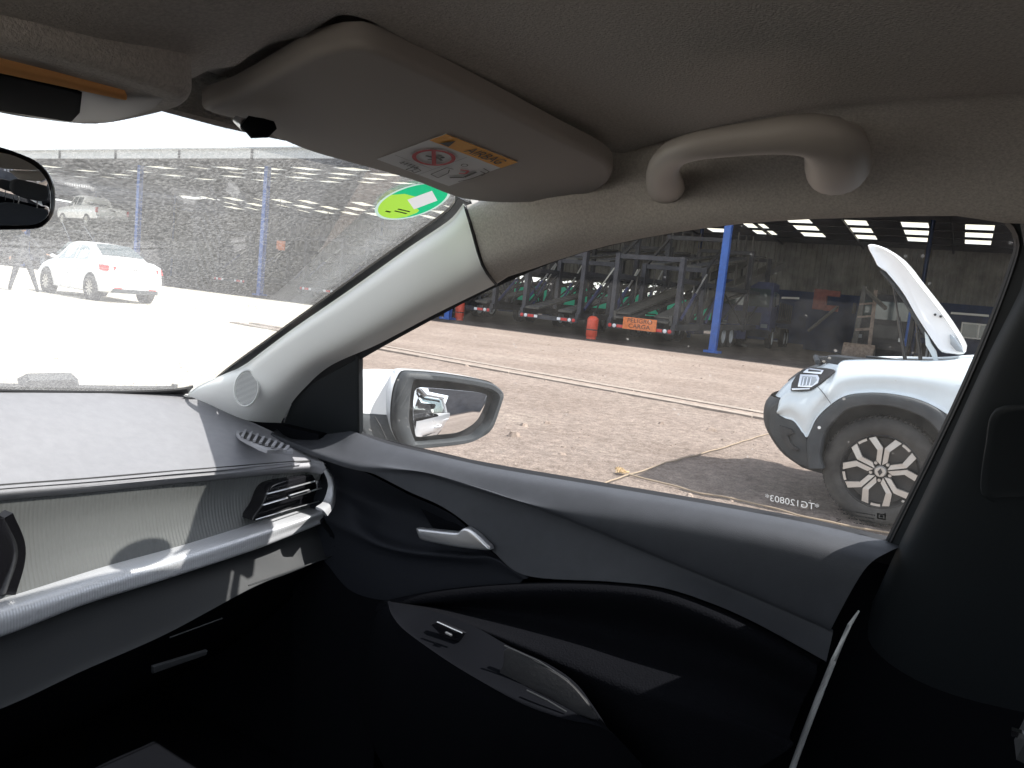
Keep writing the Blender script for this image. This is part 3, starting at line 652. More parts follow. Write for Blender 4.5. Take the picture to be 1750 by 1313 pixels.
# defroster slot at the end of the dash top
def pDt(px, py, o=0): return onp(px, py, V((.85, 1.0, .9305+o)), V((.16, .02, 1)))
df_ = [(404, 737), (410, 733), (420, 735), (445, 744), (475, 756), (500, 767), (497, 770), (478, 769), (455, 767), (430, 756), (410, 745)]
dv = pad('defroster_vent', [pDt(a, b, .0045) for a, b in df_], 'dash', dash, .006, .0015, nsm=40, toward=(0, 0, 1))
pad('vent_slot_floor', [pDt(452+(a-452)*.9, 752+(b-752)*.72, .0052) for a, b in df_], 'black', dash, .001, .0003, nsm=40, toward=(0, 0, 1))
for k in range(8):
    x0 = 417+k*10.4; y0 = 737.5+k*3.9
    g = MB(); g.bar(pDt(x0+3, y0-2.5, .0075), pDt(x0-3.5, y0+10-k*.6, .0075), .0040, .003); g.build('defroster_fin', 'dash', dash)
# centre stack edge at far left
loft('centre_screen', [Y3((-300, 830, .93), (-300, 1000, .93), (-300, 1120, .93)), Y3((-10, 885, .93), (12, 945, .935), (-8, 1020, .94)), Y3((-4, 880, .945), (18, 945, .95), (0, 1024, .96))], 'gloss', car, 16, 4, thick=.01)
# under-dash blocks
g = MB(); g.box((.21, 1.43, .60), (1.60, .06, .62)); g.box((.21, 1.33, .915), (1.60, .18, .02)); g.build('bulkhead', 'black', car)

# --- PASSENGER DOOR
r0 = Sd((480, 729), (505, 748), (560, 742), (592, 738), (603, 737), (614, 741), (661, 758), (750, 779), (840, 799), (950, 818), (1100, 843), (1250, 869), (1400, 898), (1514, 925), (1550, 932), off=-.002)
cC = X3((463, 741, .945), (520, 765, .94), (600, 792, .937), (663, 800, .937), (724, 807, .936), (783, 823, .935), (851, 845, .935), (973, 888, .935), (1119, 946, .935), (1266, 1005, .935), (1412, 1067, .935), (1422, 1072, .935))
r0s = spline(r0, 60); cs = spline(cC, 60)
ra, rb, rcx = [], [], []
for i, (a, b) in enumerate(zip(r0s, cs)):
    t = min(1, max(0, (i-10)/22)); t = t*t*(3-2*t)
    fa = a.lerp(b, .33); fb = a.lerp(b, .75); 
    sa = V((a.x-.030, a.y*.75+b.y*.25, a.z-.004)); sb = V((a.x-.052, a.y*.4+b.y*.6, a.z-.026))
    ra.append(fa.lerp(sa, t)); rb.append(fb.lerp(sb, t))
cD = []
for i, b in enumerate(cs):
    t = min(1, max(0, (i-14)/20)); cD.append(b+V((.020*t, 0, -.009-.003*t)))
rE = X3((463, 746, .944), (508, 759, .942), (570, 783, .94), (632, 807, .94), (700, 841, .94), (748, 862, .94), (786, 886, .94), (815, 912, .94), (845, 945, .94), (900, 984, .938), (1040, 994, .937), (1130, 1004, .937), (1210, 1029, .937), (1290, 1064, .937), (1405, 1127, .937), (1412, 1131, .937))
# even-out: match rE columns to the crease row by fraction
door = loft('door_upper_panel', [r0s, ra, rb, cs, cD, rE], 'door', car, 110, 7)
g = MB(); g.box((1.03, .45, .62), (.04, 1.6, .62)); g.build('door_core', 'dark', car)
t0 = X3((463, 747, .95), (508, 762, .95), (570, 786, .952), (632, 811, .955), (700, 846, .955), (748, 867, .952), (786, 890, .95), (845, 948, .944), (905, 987, .942))
t1 = X3((470, 765, .96), (530, 800, .965), (590, 835, .98), (650, 860, 1.0), (700, 875, 1.0), (748, 898, .995), (790, 915, .98), (842, 950, .95), (903, 988, .943))
t2 = X3((480, 800, .96), (540, 850, .955), (598, 868, .965), (650, 905, .975), (700, 925, .970), (748, 934, .962), (800, 942, .955), (843, 951, .946), (900, 989, .943))
t3 = X3((485, 830, .955), (545, 880, .95), (600, 905, .945), (650, 930, .942), (700, 943, .940), (748, 948, .940), (800, 953, .940), (843, 956, .941), (895, 990, .943))
t3b = X3((487, 840, .957), (545, 900, .955), (600, 930, .952), (650, 950, .95), (700, 960, .95), (748, 965, .95), (800, 969, .95), (843, 974, .948), (893, 992, .945))
t4 = X3((500, 900, .955), (555, 960, .955), (600, 1010, .955), (665, 1027, .95), (700, 1018, .95), (740, 1011, .95), (800, 1003, .95), (840, 1000, .948), (890, 996, .945))
loft('door_middle_panel', [t0, t1, t2, t3, t3b, t4], 'door_shaded', car, 60, 7)
loft('door_front_panel', [[p+V((.002, 0, 0)) for p in t4[:4]], X3((500, 1100, .96), (560, 1150, .96), (600, 1200, .96), (640, 1260, .96)), X3((500, 1400, .96), (560, 1400, .96), (600, 1400, .96), (640, 1400, .96))], 'dark', car, 16, 3)
q0 = X3((663, 1026, .935), (740, 1010, .935), (830, 1000, .935), (930, 995, .935), (1040, 997, .935), (1130, 1007, .935), (1210, 1032, .935), (1290, 1067, .935), (1402, 1128, .935))
q0b = [p+V((-.022, 0, .002)) for p in q0]
q1 = [p+V((-.028, 0, -.012)) for p in q0]
q2 = X3((668, 1029, .925), (740, 1035, .925), (830, 1043, .925), (930, 1058, .925), (1040, 1078, .925), (1130, 1098, .925), (1210, 1120, .925), (1290, 1150, .925), (1372, 1200, .925))
q3 = X3((670, 1030, .90), (743, 1042, .895), (814, 1062, .89), (900, 1088, .885), (985, 1118, .88), (1070, 1150, .88), (1160, 1182, .88), (1250, 1212, .88), (1350, 1256, .88))
q4 = X3((671, 1031, .895), (745, 1045, .88), (820, 1072, .872), (900, 1104, .868), (985, 1144, .865), (1070, 1180, .865), (1150, 1212, .865), (1240, 1246, .865), (1335, 1290, .865))
q5 = X3((672, 1032, .89), (747, 1047, .875), (820, 1076, .868), (890, 1112, .866), (960, 1150, .868), (1005, 1195, .868), (1040, 1250, .868), (1080, 1310, .868), (1130, 1400, .868))
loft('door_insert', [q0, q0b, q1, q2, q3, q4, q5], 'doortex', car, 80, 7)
a0 = X3((671, 1030, .88), (745, 1046, .865), (814, 1073, .86), (868, 1103, .858), (937, 1135, .856), (982, 1166, .856), (1012, 1204, .856), (1042, 1250, .856), (1080, 1310, .856))
a1 = X3((664, 1027, .885), (674, 1050, .845), (699, 1078, .83), (767, 1126, .815), (835, 1167, .80), (903, 1203, .795), (971, 1228, .795), (1040, 1249, .80), (1100, 1310, .82))
a1b = [p+V((-.005, 0, -.005)) for p in a1]
a2 = X3((640, 1060, .90), (660, 1110, .86), (695, 1160, .84), (770, 1220, .83), (840, 1270, .82), (900, 1300, .82), (960, 1330, .82), (1040, 1360, .82), (1120, 1420, .84))
a3 = X3((610, 1200, .93), (640, 1280, .92), (680, 1340, .91), (760, 1400, .9), (840, 1420, .9), (900, 1440, .9), (960, 1450, .9), (1040, 1460, .9), (1120, 1480, .9))
arm = loft('armrest', [a0, a1, a1b, a2, a3], 'dark', car, 80, 6)
def pArm(px, py, o=0): 
    return onp(px, py, V((.83, .55, .722+o)), V((-.10, .04, 1)))
def arm_pt(px, py, x): return pX(px, py, x)
pad('pull_pocket', X3(*[(a, b, .822+((b-1106)*-.0001)) for a, b in [(866, 1108), (920, 1134), (968, 1164), (1000, 1198), (1021, 1231), (990, 1222), (968, 1215), (910, 1188), (855, 1160), (860, 1135)]]), 'black', arm, .004, .001, nsm=50)
g = MB(); g.tube(X3((862, 1104, .82), (920, 1130, .82), (969, 1162, .82), (1002, 1197, .82), (1022, 1231, .82)), .0011, 6); g.tube(X3((900, 1180, .80), (935, 1197, .80), (968, 1217, .80)), .0011, 6); g.build('pocket_edge', 'ledge', arm, True)
sw = pad('window_switch', X3((736, 1068, .835), (750, 1062, .835), (795, 1082, .835), (785, 1096, .835), (760, 1093, .835)), 'gloss', arm, .004, .001)
g = MB(); g.tube(X3((747, 1063, .83), (790, 1082, .83)), .0009, 6); g.bar(pX(762, 1081, .828), pX(772, 1086, .828), .004, .002); g.build('switch_edge', 'chrome', arm, True)
# door release lever
hp = [(709.6, 905), (713, 904), (776, 910.5), (784, 907.6), (792, 903), (801.6, 905), (814, 914), (827, 927), (837, 940.4), (808, 939.8), (776, 935.6), (736, 928), (718, 923), (713, 916)]
pad('door_release_lever', X3(*[(a, b, .925) for a, b in hp]), 'chrome', car, .012, .004, nsm=60, steps=5)
pad('lever_backplate', X3((711, 857, .985), (760, 880, .98), (800, 905, .96), (770, 912, .97), (738, 902, .98)), 'dark', car, .004, .002)
# --- rest of the shell (seen in mirrors and needed to keep the cabin dark)
def Lx(z, o=0): return -.56+.53*(max(z, .93)-.93)+o
g = MB(); g.box((-.60, -.1, .62), (.05, 2.7, .66)); g.build('driver_door_lining', 'dark', car)
for y0, y1 in ((-.17, -.02), (-1.35, -1.05)):
    g = MB(); g.prism([V((Lx(.9), y0, .9)), V((Lx(.9), y1, .9)), V((Lx(1.33), y1-.02, 1.33)), V((Lx(1.33), y0, 1.33))], (-.05, 0, 0)); g.build('left_pillar', 'bpil', car)
g = MB(); g.box((-.385, -.42, 1.335), (.09, 1.70, .06)); g.build('left_roof_rail', 'liner', car)
g = MB(); g.box((.21, -.2, .30), (1.72, 3.6, .05)); g.build('floor_pan', 'dark', car)
g = MB(); g.box((.22, -1.50, .92), (1.60, .60, .04)); g.box((.22, -1.25, .62), (1.60, .05, .6)); g.build('parcel_shelf', 'dark', car)
for x in (-.17, .63):
    g = MB(); g.prism([V((x-.24, -.30, .52)), V((x+.24, -.30, .52)), V((x+.24, -.52, .98)), V((x-.24, -.52, .98))], (0, -.10, 0)); 
    pad('front_seat_back', [V((x-.22, -.34, .5)), V((x+.22, -.34, .5)), V((x+.23, -.44, .75)), V((x+.19, -.53, 1.0)), V((x-.19, -.53, 1.0)), V((x-.23, -.44, .75))], 'fabric', car, .10, .03, nsm=40, steps=4, toward=(0, 1, 0))
    pad('front_seat_cushion', [V((x-.22, .12, .50)), V((x+.22, .12, .50)), V((x+.22, -.36, .46)), V((x-.22, -.36, .46))], 'dark', car, .12, .03, nsm=40, steps=4, toward=(0, 0, 1))
for x in (-.17, .62):
    pad('front_headrest', [V((x+a, -.50-b*.15, 1.175+b)) for a, b in ((-.12, -.05), (-.05, -.075), (.05, -.075), (.12, -.05), (.13, .02), (.09, .08), (-.09, .08), (-.13, .02))], 'fabric', car, .08, .02, nsm=36, steps=4, toward=(0, 1, 0))
    g = MB(); g.tube([V((x-.07, -.55, .95)), V((x-.07, -.55, 1.12))], .006, 10); g.build('headrest_post', 'bright', car, True); g = MB(); g.tube([V((x+.07, -.55, .95)), V((x+.07, -.55, 1.12))], .006, 10); g.build('headrest_post', 'bright', car, True)
for x in (-.02, .62):
    hr = pad('rear_headrest', [V((x+a, -1.12-b*.2, 1.12+b)) for a, b in ((-.12, -.03), (-.05, -.055), (.05, -.055), (.12, -.03), (.125, .03), (.09, .085), (-.09, .085), (-.125, .03))], 'fabric', car, .07, .02, nsm=36, steps=4, toward=(0, 1, 0))
    g = MB(); g.tube([V((x-.045, -1.15, .9)), V((x-.045, -1.15, 1.08))], .0055, 10); g.build('headrest_post', 'bright', car, True); g = MB(); g.tube([V((x+.045, -1.15, .9)), V((x+.045, -1.15, 1.08))], .0055, 10); g.build('headrest_post', 'bright', car, True)
g = MB(); g.poly([V((-.45, -1.85, .95)), V((.93, -1.85, .95)), V((.78, -1.25, 1.33)), V((-.32, -1.25, 1.33))]); g.build('rear_window', glass_mat('rear_glass', 0, (1, 1, 1), 1, 0, 1, tint=(.7, .74, .75)), car)
g = MB(); g.box((.21, -.44, 1.40), (1.28, 1.68, .025)); g.prism([V((.83, .36, 1.335)), V((.83, -1.3, 1.335)), V((.85, -1.3, 1.39)), V((.85, .36, 1.385))], (.03, 0, 0)); g.build('roof_skin', 'white', car)
# outer body side (seen in the door mirror)
def side(y, z): return V((1.075+.03*math.exp(-((z-.75)/.12)**2)-.05*max(0, (.5-z)), y, z))
zs = [.25, .35, .5, .6, .68, .74, .78, .82, .87, .92]
loft('door_skin', [[side(y, z) for y in [1.25, .9, .5, .1, -.3, -.8, -1.3, -1.8, -2.1]] for z in zs], 'white', car, 50, 2)
g = MB(); g.box((.99, 1.20, .60), (.02, .52, .66)); g.build('footwell_side', 'dark', car)
g = MB(); g.poly([V((1.0, -.10, .945)), V((1.0, -1.15, .965)), V((.86, -1.05, 1.29)), V((.835, -.14, 1.32))]); g.build('rear_door_glass', glass_mat('rear_side_glass', 0, (1, 1, 1), 1, 0, 1, tint=(.45, .5, .5)), car)
g = MB(); g.prism([V((1.01, -1.16, .96)), V((1.0, -1.75, .96)), V((.84, -1.30, 1.32)), V((.84, -1.06, 1.31))], (.03, 0, .01)); g.build('rear_pillar', 'white', car)
loft('door_shoulder', [[V((1.075, y, .915)) for y in (-.05, -.5, -1.0, -1.5, -2.1)], [V((1.05, y, .945)) for y in (-.05, -.5, -1.0, -1.5, -2.1)], [V((1.0, y, .952)) for y in (-.05, -.5, -1.0, -1.5, -2.1)]], 'white', car, 20, 3)
for y in (-.02, -.95):
    g = MB(); g.tube([V((1.10, y+.11, .80)), V((1.135, y+.08, .80)), V((1.14, y-.06, .80)), V((1.10, y-.10, .80))], [.012, .012, .012, .014], 10, flat=.7); g.build('outer_door_handle', 'white', car, True)
# bonnet and cowl in front of the screen, wiper
loft('bonnet', [[V((x, 1.30, .875+.02*math.cos((x-.3)*1.6)))for x in (-.5, -.2, .3, .8, 1.06)], [V((x, 1.75, .79+.02*math.cos((x-.3)*1.6))) for x in (-.5, -.2, .3, .8, 1.05)], [V((x, 2.15, .70)) for x in (-.42, -.2, .3, .8, 1.0)], [V((x, 2.25, .55)) for x in (-.40, -.2, .3, .8, .98)]], 'white', car, 30, 5)
loft('cowl_seal', [W((-420, 660), (-200, 664), (0, 669), (200, 671), (300, 667), (331, 662), off=.003), W((-420, 672), (-200, 674), (0, 676), (200, 677), (306, 677), (320, 674), off=.003)], 'black', car, 40, 2, False, thick=.004)
def pO(px, py, d=.03): return pW(px, py, -d)
g = MB(); g.tube([pO(-420, 655), pO(-100, 658), (pO(100, 662)), pO(200, 663.5), pO(298, 663.5)], .0045, 8); g.box(pO(298, 662), (.006, .01, .012)); wip = g.build('wiper', 'black', car, True)
g = MB(); g.prism([pO(32, 660), pO(50, 651), (pO(124, 649)), pO(136, 660), pO(130, 666), pO(34, 667)], -WN*-.012); g.build('wiper_cover', 'clad', wip)
# --- door mirror outside
mq = pR(775, 700, 1.47); mN = V((-.52, -.85, .0)).normalized()
def pK(px, py, off=0): return onp(px, py, mq+mN*off, mN)
ring_o = [(684, 648), (690, 639), (700, 636), (764, 641), (830, 652), (850, 661), (861, 674), (859, 684), (847, 721), (838, 737), (824, 747), (793, 759), (707, 768), (690, 765), (682, 752), (674, 730), (673, 700), (677, 668)]
ring_i = [(705, 658), (708, 652), (716, 650), (764, 653), (815, 661), (838, 667), (848, 674), (850, 682), (843, 702), (835, 722), (822, 736), (800, 749), (718, 757), (709, 752), (703, 738), (699, 718), (700, 695), (702, 672)]
NN = 90
ro = spline([pK(*p) for p in ring_o], NN, True); ri_ = spline([pK(*p) for p in ring_i], NN, True)
def rings(name, rl, mt, par):
    g = MB(); n = len(rl[0]); g.add([p for r in rl for p in r], [(i*n+j, i*n+(j+1) % n, (i+1)*n+(j+1) % n, (i+1)*n+j) for i in range(len(rl)-1) for j in range(n)]); return g.build(name, mt, par, True, 60)
back = -mN
cen = sum(ro, V((0, 0, 0)))/NN
r_ins = [a.lerp(b, .25)+mN*.006 for a, b in zip(ro, ri_)]; r_in2 = [a.lerp(b, .8)+mN*.006 for a, b in zip(ro, ri_)]
deep = [cen+(p-cen)*.97-mN*.02 for p in ri_]
mh = rings('door_mirror', [[cen+(p-cen)*.86-mN*.075 for p in ro], [cen+(p-cen)*.97-mN*.045 for p in ro], [p-mN*.012 for p in ro], ro, r_ins, r_in2, ri_, deep], 'clad', car)
g = MB(); g.poly([cen+(p-cen)*.98-mN*.016 for p in ri_]); g.build('mirror_recess', 'black', mh)
gpts = [(709, 668), (714, 663), (725, 662), (775, 666), (815, 670), (832, 674), (833, 680), (826, 700), (816, 718), (802, 730), (780, 740), (745, 744), (713, 747), (709, 735), (706, 715), (706, 690)]
mN2 = (mN+V((.03, 0, .085))).normalized(); mq2 = pK(770, 705, -.010)
pad('mirror_face', [onp(p[0], p[1], mq2, mN2) for p in gpts], 'mirror', mh, .003, .0008, nsm=60)
vs, fs = text_mesh('CHEVROLET', 1)
o_ = pK(733, 657.5, -.0105); ux = (pK(770, 661, -.0105)-pK(715, 656, -.0105)).normalized(); uy = mN.cross(ux).normalized()
if uy.z < 0: uy = -uy
g = MB(); g.add([o_+ux*p.x*.0095+uy*p.y*.008+mN*.004 for p in vs], fs); g.build('mirror_lettering', 'ink', mh)
# white shell behind the bezel and its arm
sh = [[cen+(p-cen)*.6-mN*.125 for p in ro], [cen+(p-cen)*.86-mN*.10 for p in ro], [cen+(p-cen)*1.0-mN*.055 for p in ro], [cen+(p-cen)*1.02-mN*.014 for p in ro]]
sel = []
g = MB(); n = NN
vsx = [p for r in sh for p in r]+[cen-mN*.135]
fx = [(i*n+j, i*n+(j+1) % n, (i+1)*n+(j+1) % n, (i+1)*n+j) for i in range(3) for j in range(n)]+[(j, (j+1) % n, 4*n) for j in range(n)]
g.add(vsx, fx); shell = g.build('mirror_cap', 'white', mh, True, 60)
aP = [(596, 640, 1.50), (596, 708, 1.50)]
armtop = [pR(590, 634, 1.50), pR(640, 631, 1.50), pR(700, 634, 1.50), pR(760, 640, 1.52)]
armb = [pR(590, 706, 1.46), pR(630, 707, 1.46), pR(660, 709, 1.46), pR(674, 709, 1.455)]
armm = [pR(590, 645, 1.475), pR(640, 641, 1.475), pR(675, 641, 1.48), pR(690, 645, 1.485)]
loft('mirror_cap_side', [armtop, armm, [a.lerp(b, .5) for a, b in zip(armm, armb)], armb], 'white', mh, 24, 5, thick=.01)
loft('mirror_base', [armb, [pR(590, 715, 1.45), pR(640, 720, 1.45), pR(665, 725, 1.45), pR(680, 730, 1.45)], [pR(590, 755, 1.44), pR(650, 765, 1.44), pR(680, 768, 1.44), pR(700, 770, 1.44)]], 'clad', mh, 20, 4, thick=.03)
g = MB(); g.tube([pR(640, 711, 1.435), pR(650, 728, 1.43), pR(663, 756, 1.43)], .0012, 6); g.build('base_seam', 'black', mh)
# glass etchings (flat print on the door glass)
def pG(px, py): return pS(px, py, .0165)
o_ = pG(1353, 859); ux = (pG(1400, 868)-pG(1308, 850)).normalized(); uy = V((-.53*1, 0, 1)).normalized(); uy = (uy-ux*uy.dot(ux)).normalized()
vs, fs = text_mesh('*TG120803*', 1, mirror=True)
wd = max(v.x for v in vs)-min(v.x for v in vs); sc = (pG(1400, 868)-pG(1308, 850)).length/wd
g = MB(); g.add([o_+ux*p.x*sc+uy*p.y*sc*1.15 for p in vs], fs); g.build('etched_number', trans_mat('etching', (.6, .6, .6), .5), car)
g = MB()
def gq(x0, y0, x1, y1): g.poly([pG(x0, y0), pG(x1, y0+(x1-x0)*.17), pG(x1, y1+(x1-x0)*.17), pG(x0, y1)])
gq(1499, 877, 1514, 879); gq(1499, 884.5, 1514, 886.5); gq(1499, 877, 1501.5, 886); gq(1511.5, 877, 1514, 886); gq(1503.5, 880.5, 1509.5, 884)
g.build('glass_stamp', 'ink', car); g = MB()
gq(1429, 886, 1437, 887.2); gq(1431, 888.5, 1435, 890); gq(1429, 891.5, 1437, 892.7)
g.build('glass_stamp', 'ink', car)
g = MB()
for rw in range(4):
    xx = 1432+rw*9
    while xx < 1494:
        l_ = random.uniform(1.5, 5); gq(xx, 869+rw*6.2+(xx-1430)*.17, xx+l_, 870.6+rw*6.2+(xx-1430)*.17); xx += l_+random.uniform(1, 2.2)
g.build('stamp_print', 'clad', car)['kind'] = 'stuff'
# seat-belt tongue and buckle by the seat (bottom right)
bk = pX(1745, 1260, .62); g = MB(); g.bar(bk, bk+V((.0, -.05, -.01)), .03, .02); g.build('belt_buckle', 'black', car)
g = MB(); g.bar(pX(1728, 1250, .62), pX(1765, 1262, .62), .006, .004); g.build('buckle_edge', 'bright', car)
# ------------------------------------------------------------------ GROUND
def ground_mat():
    m = bpy.data.materials.new('gravel_ground'); m.use_nodes = True; n = m.node_tree.nodes; L = m.node_tree.links; b = n['Principled BSDF']
    b.inputs['Roughness'].default_value = .95; b.inputs['Specular IOR Level'].default_value = .2
    tc = n.new('ShaderNodeTexCoord')
    def noise(sc, det=6, ro=.6):
        t = n.new('ShaderNodeTexNoise'); t.inputs['Scale'].default_value = sc; t.inputs['Detail'].default_value = det; t.inputs['Roughness'].default_value = ro
        L.new(tc.outputs['Object'], t.inputs['Vector']); return t.outputs[0]
    def ramp(v, stops):
        r = n.new('ShaderNodeValToRGB'); e = r.color_ramp.elements
        while len(e) < len(stops): e.new(.5)
        for q, (p, c) in zip(e, stops): q.position = p; q.color = (*c, 1)
        L.new(v, r.inputs[0]); return r.outputs[0]
    def mix(f, a, c, typ='MIX'):
        x = n.new('ShaderNodeMix'); x.data_type = 'RGBA'; x.blend_type = typ
        if isinstance(f, float): x.inputs[0].default_value = f
        else: L.new(f, x.inputs[0])
        L.new(a, x.inputs[6])
        if isinstance(c, tuple): x.inputs[7].default_value = (*c, 1)
        else: L.new(c, x.inputs[7])
        return x.outputs[2]
    big = ramp(noise(.35, 5), [(.3, (.235, .185, .155)), (.52, (.28, .225, .192)), (.72, (.32, .265, .225))])
    fine = ramp(noise(9, 8, .75), [(.30, (.45, .42, .40)), (.5, (.95, .95, .95)), (.70, (1.45, 1.45, 1.45))])
    grit = ramp(noise(60, 3, .7), [(.34, (.55, .55, .55)), (.5, (1, 1, 1)), (.68, (1.5, 1.5, 1.5))])
    mp = n.new('ShaderNodeMapping'); mp.inputs['Scale'].default_value = (1.1, .22, 1); mp.inputs['Rotation'].default_value = (0, 0, .16); L.new(tc.outputs['Object'], mp.inputs[0])
    tt = n.new('ShaderNodeTexNoise'); tt.inputs['Scale'].default_value = 1.0; tt.inputs['Detail'].default_value = 4; L.new(mp.outputs[0], tt.inputs['Vector'])
    big = mix(.8, big, ramp(tt.outputs[0], [(.32, (.90, .89, .88)), (.5, (1.0, 1.0, 1.0)), (.70, (1.10, 1.10, 1.09))]), 'MULTIPLY')
    c = mix(.75, big, fine, 'MULTIPLY'); c = mix(.7, c, grit, 'MULTIPLY')
    # windscreen glare put into yard colour, eaves shade into oily shed floor colour
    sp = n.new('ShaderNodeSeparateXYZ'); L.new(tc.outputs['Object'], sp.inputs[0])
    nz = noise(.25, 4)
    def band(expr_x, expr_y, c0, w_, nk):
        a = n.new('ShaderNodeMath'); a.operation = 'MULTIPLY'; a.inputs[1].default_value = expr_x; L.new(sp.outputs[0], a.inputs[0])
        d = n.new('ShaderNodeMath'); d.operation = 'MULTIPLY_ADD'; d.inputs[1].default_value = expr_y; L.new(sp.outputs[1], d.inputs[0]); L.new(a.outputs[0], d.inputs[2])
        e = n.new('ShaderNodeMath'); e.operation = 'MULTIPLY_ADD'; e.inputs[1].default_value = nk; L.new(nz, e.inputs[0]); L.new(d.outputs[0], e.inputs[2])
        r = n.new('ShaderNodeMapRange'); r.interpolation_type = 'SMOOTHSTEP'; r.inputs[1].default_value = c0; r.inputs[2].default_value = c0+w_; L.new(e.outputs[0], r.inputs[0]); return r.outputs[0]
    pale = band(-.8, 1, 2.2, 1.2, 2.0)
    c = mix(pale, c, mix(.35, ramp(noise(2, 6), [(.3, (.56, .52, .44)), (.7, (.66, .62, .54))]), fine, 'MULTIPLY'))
    oil_shade = band(1, -.0, 24.0, .7, 1.0)
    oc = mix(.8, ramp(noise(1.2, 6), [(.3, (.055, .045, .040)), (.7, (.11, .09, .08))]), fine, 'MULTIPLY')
    c = mix(oil_shade, c, oc)
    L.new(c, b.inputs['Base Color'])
    ad = n.new('ShaderNodeMath'); ad.operation = 'MULTIPLY_ADD'; ad.inputs[1].default_value = .35; L.new(noise(70, 4, .8), ad.inputs[0]); L.new(noise(6, 8, .75), ad.inputs[2])
    bp = n.new('ShaderNodeBump'); bp.inputs['Strength'].default_value = .9; bp.inputs['Distance'].default_value = .06
    L.new(ad.outputs[0], bp.inputs['Height']); L.new(bp.outputs[0], b.inputs['Normal']); return m
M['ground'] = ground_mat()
from mathutils import noise as _n
def gz(x, y):
    if x > 22 or y > 22: return 0
    f = min(1, max(0, (22-x)/3))*min(1, max(0, (22-y)/4))
    return f*(.012*_n.noise((x*1.6, y*1.6, 0))+.007*_n.noise((x*6, y*6, 3))-.010)
g = MB(); nx, ny = 260, 240
xs = [2.2+21*(i/nx)**1.25 for i in range(nx+1)]; ys = [-3+27*(j/ny) for j in range(ny+1)]
vv = [V((x, y, gz(x, y) if 0 < i < nx and 0 < j < ny else 0)) for j, y in enumerate(ys) for i, x in enumerate(xs)]
g.add(vv, [(j*(nx+1)+i, j*(nx+1)+i+1, (j+1)*(nx+1)+i+1, (j+1)*(nx+1)+i) for j in range(ny) for i in range(nx)])
x0, x1, y0, y1 = xs[0], xs[-1], ys[0], ys[-1]; B = 900
o4 = [V((-B, -B, 0)), V((x0, -B, 0)), V((x1, -B, 0)), V((B, -B, 0)), V((-B, y0, 0)), V((x0, y0, 0)), V((x1, y0, 0)), V((B, y0, 0)), V((-B, y1, 0)), V((x0, y1, 0)), V((x1, y1, 0)), V((B, y1, 0)), V((-B, B, 0)), V((x0, B, 0)), V((x1, B, 0)), V((B, B, 0))]
g.add(o4, [(r*4+c, r*4+c+1, r*4+c+5, r*4+c+4) for r in range(3) for c in range(3) if (r, c) != (1, 1)])
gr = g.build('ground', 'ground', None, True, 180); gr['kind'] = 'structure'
# loose stones
def stone(g, x, y, s, z=None):
    n = 5+random.randrange(3); a0 = random.random()*6; zz = gz(x, y) if z is None else z
    lo_ = [V((x+math.cos(a0+6.283*k/n)*s*random.uniform(.7, 1.2), y+math.sin(a0+6.283*k/n)*s*random.uniform(.7, 1.2), zz-.004)) for k in range(n)]
    c = sum(lo_, V((0, 0, 0)))/n; h = s*random.uniform(.4, .9)
    hi = [c+(p-c)*.6+V((random.uniform(-.2, .2)*s, random.uniform(-.2, .2)*s, h*random.uniform(.7, 1.1))) for p in lo_]
    g.add(lo_+hi, [(k, (k+1) % n, n+(k+1) % n, n+k) for k in range(n)]+[tuple(range(n, 2*n))])
g = MB()
for k in range(15000):
    x = 3.6+19*random.random()**1.7; y = -2.5+26*random.random()
    if y > 4+x*1.1: continue
    cl = _n.noise((x*.7, y*.7, 5))
    if random.random() > .5+cl*1.2: continue
    stone(g, x, y, random.uniform(.004, .012)*(1+x*.04)*(2.0 if random.random() < .03 else 1))
st = g.build('loose_gravel', 'stone', None); st['kind'] = 'stuff'
spots = [(797, 625, .05), (912, 637, .06), (935, 722, .045), (1130, 724, .045), (1215, 735, .06), (895, 727, .05), (878, 745, .06), (960, 775, .04), (1375, 866, .04), (1180, 845, .03)]
for k, (px, py, s) in enumerate(spots):
    p = pZ(px, py, 0); g = MB(); stone(g, p.x, p.y, s)
    lb = ['small dark stone just beyond the drain left of centre', 'dark stone lying on the edge of the concrete drain', 'pale flat stone on the gravel between mirror and drain', 'brown stone on open gravel left of the hose crossing', 'brown stone on gravel left of the white SUV bumper', 'stone in the pale patch right of the door mirror', 'larger pale stone just right of the door mirror', 'small stone above the window sill right of the mirror', 'small stone beside the cord in the shade of the SUV', 'small stone on the cord below the SUV shadow edge'][k]
    tag(g.build('stone', 'stone', None, False), lb, 'stone', 'stones lying on the gravel')
# drain: concrete edge with steel grating
D0, D1 = pZ(1312, 712, 0), pZ(640, 592, 0); dd = (D1-D0); D0 = D0-dd*.25; D1 = D1+dd*.5; dd = D1-D0; dl = dd.length; du = dd.normalized(); dn = V((-du.y, du.x, 0))
dr = thing('drain_channel', D0, 'long concrete drain channel with steel grating crossing the gravel yard', 'drain')
for s in (-1, 1):
    k = 0; L_ = 0
    while L_ < dl:
        seg = 2.0; a = D0+du*L_; b = D0+du*(L_+seg-.02); g = MB(); c = (a+b)/2+dn*s*.24
        rot = Matrix((du, dn, V((0, 0, 1)))).transposed(); g.box(c+V((0, 0, -.010+random.uniform(-.003, .004))), (seg-.02, .20, .05), rot); g.build('kerb_stone', 'conc', dr); L_ += seg; k += 1
g = MB(); g.box((D0+D1)/2+V((0, 0, .001)), (dl, .28, .004), Matrix((du, dn, V((0, 0, 1)))).transposed()); g.build('channel_floor', 'stone', dr)
base_me = None
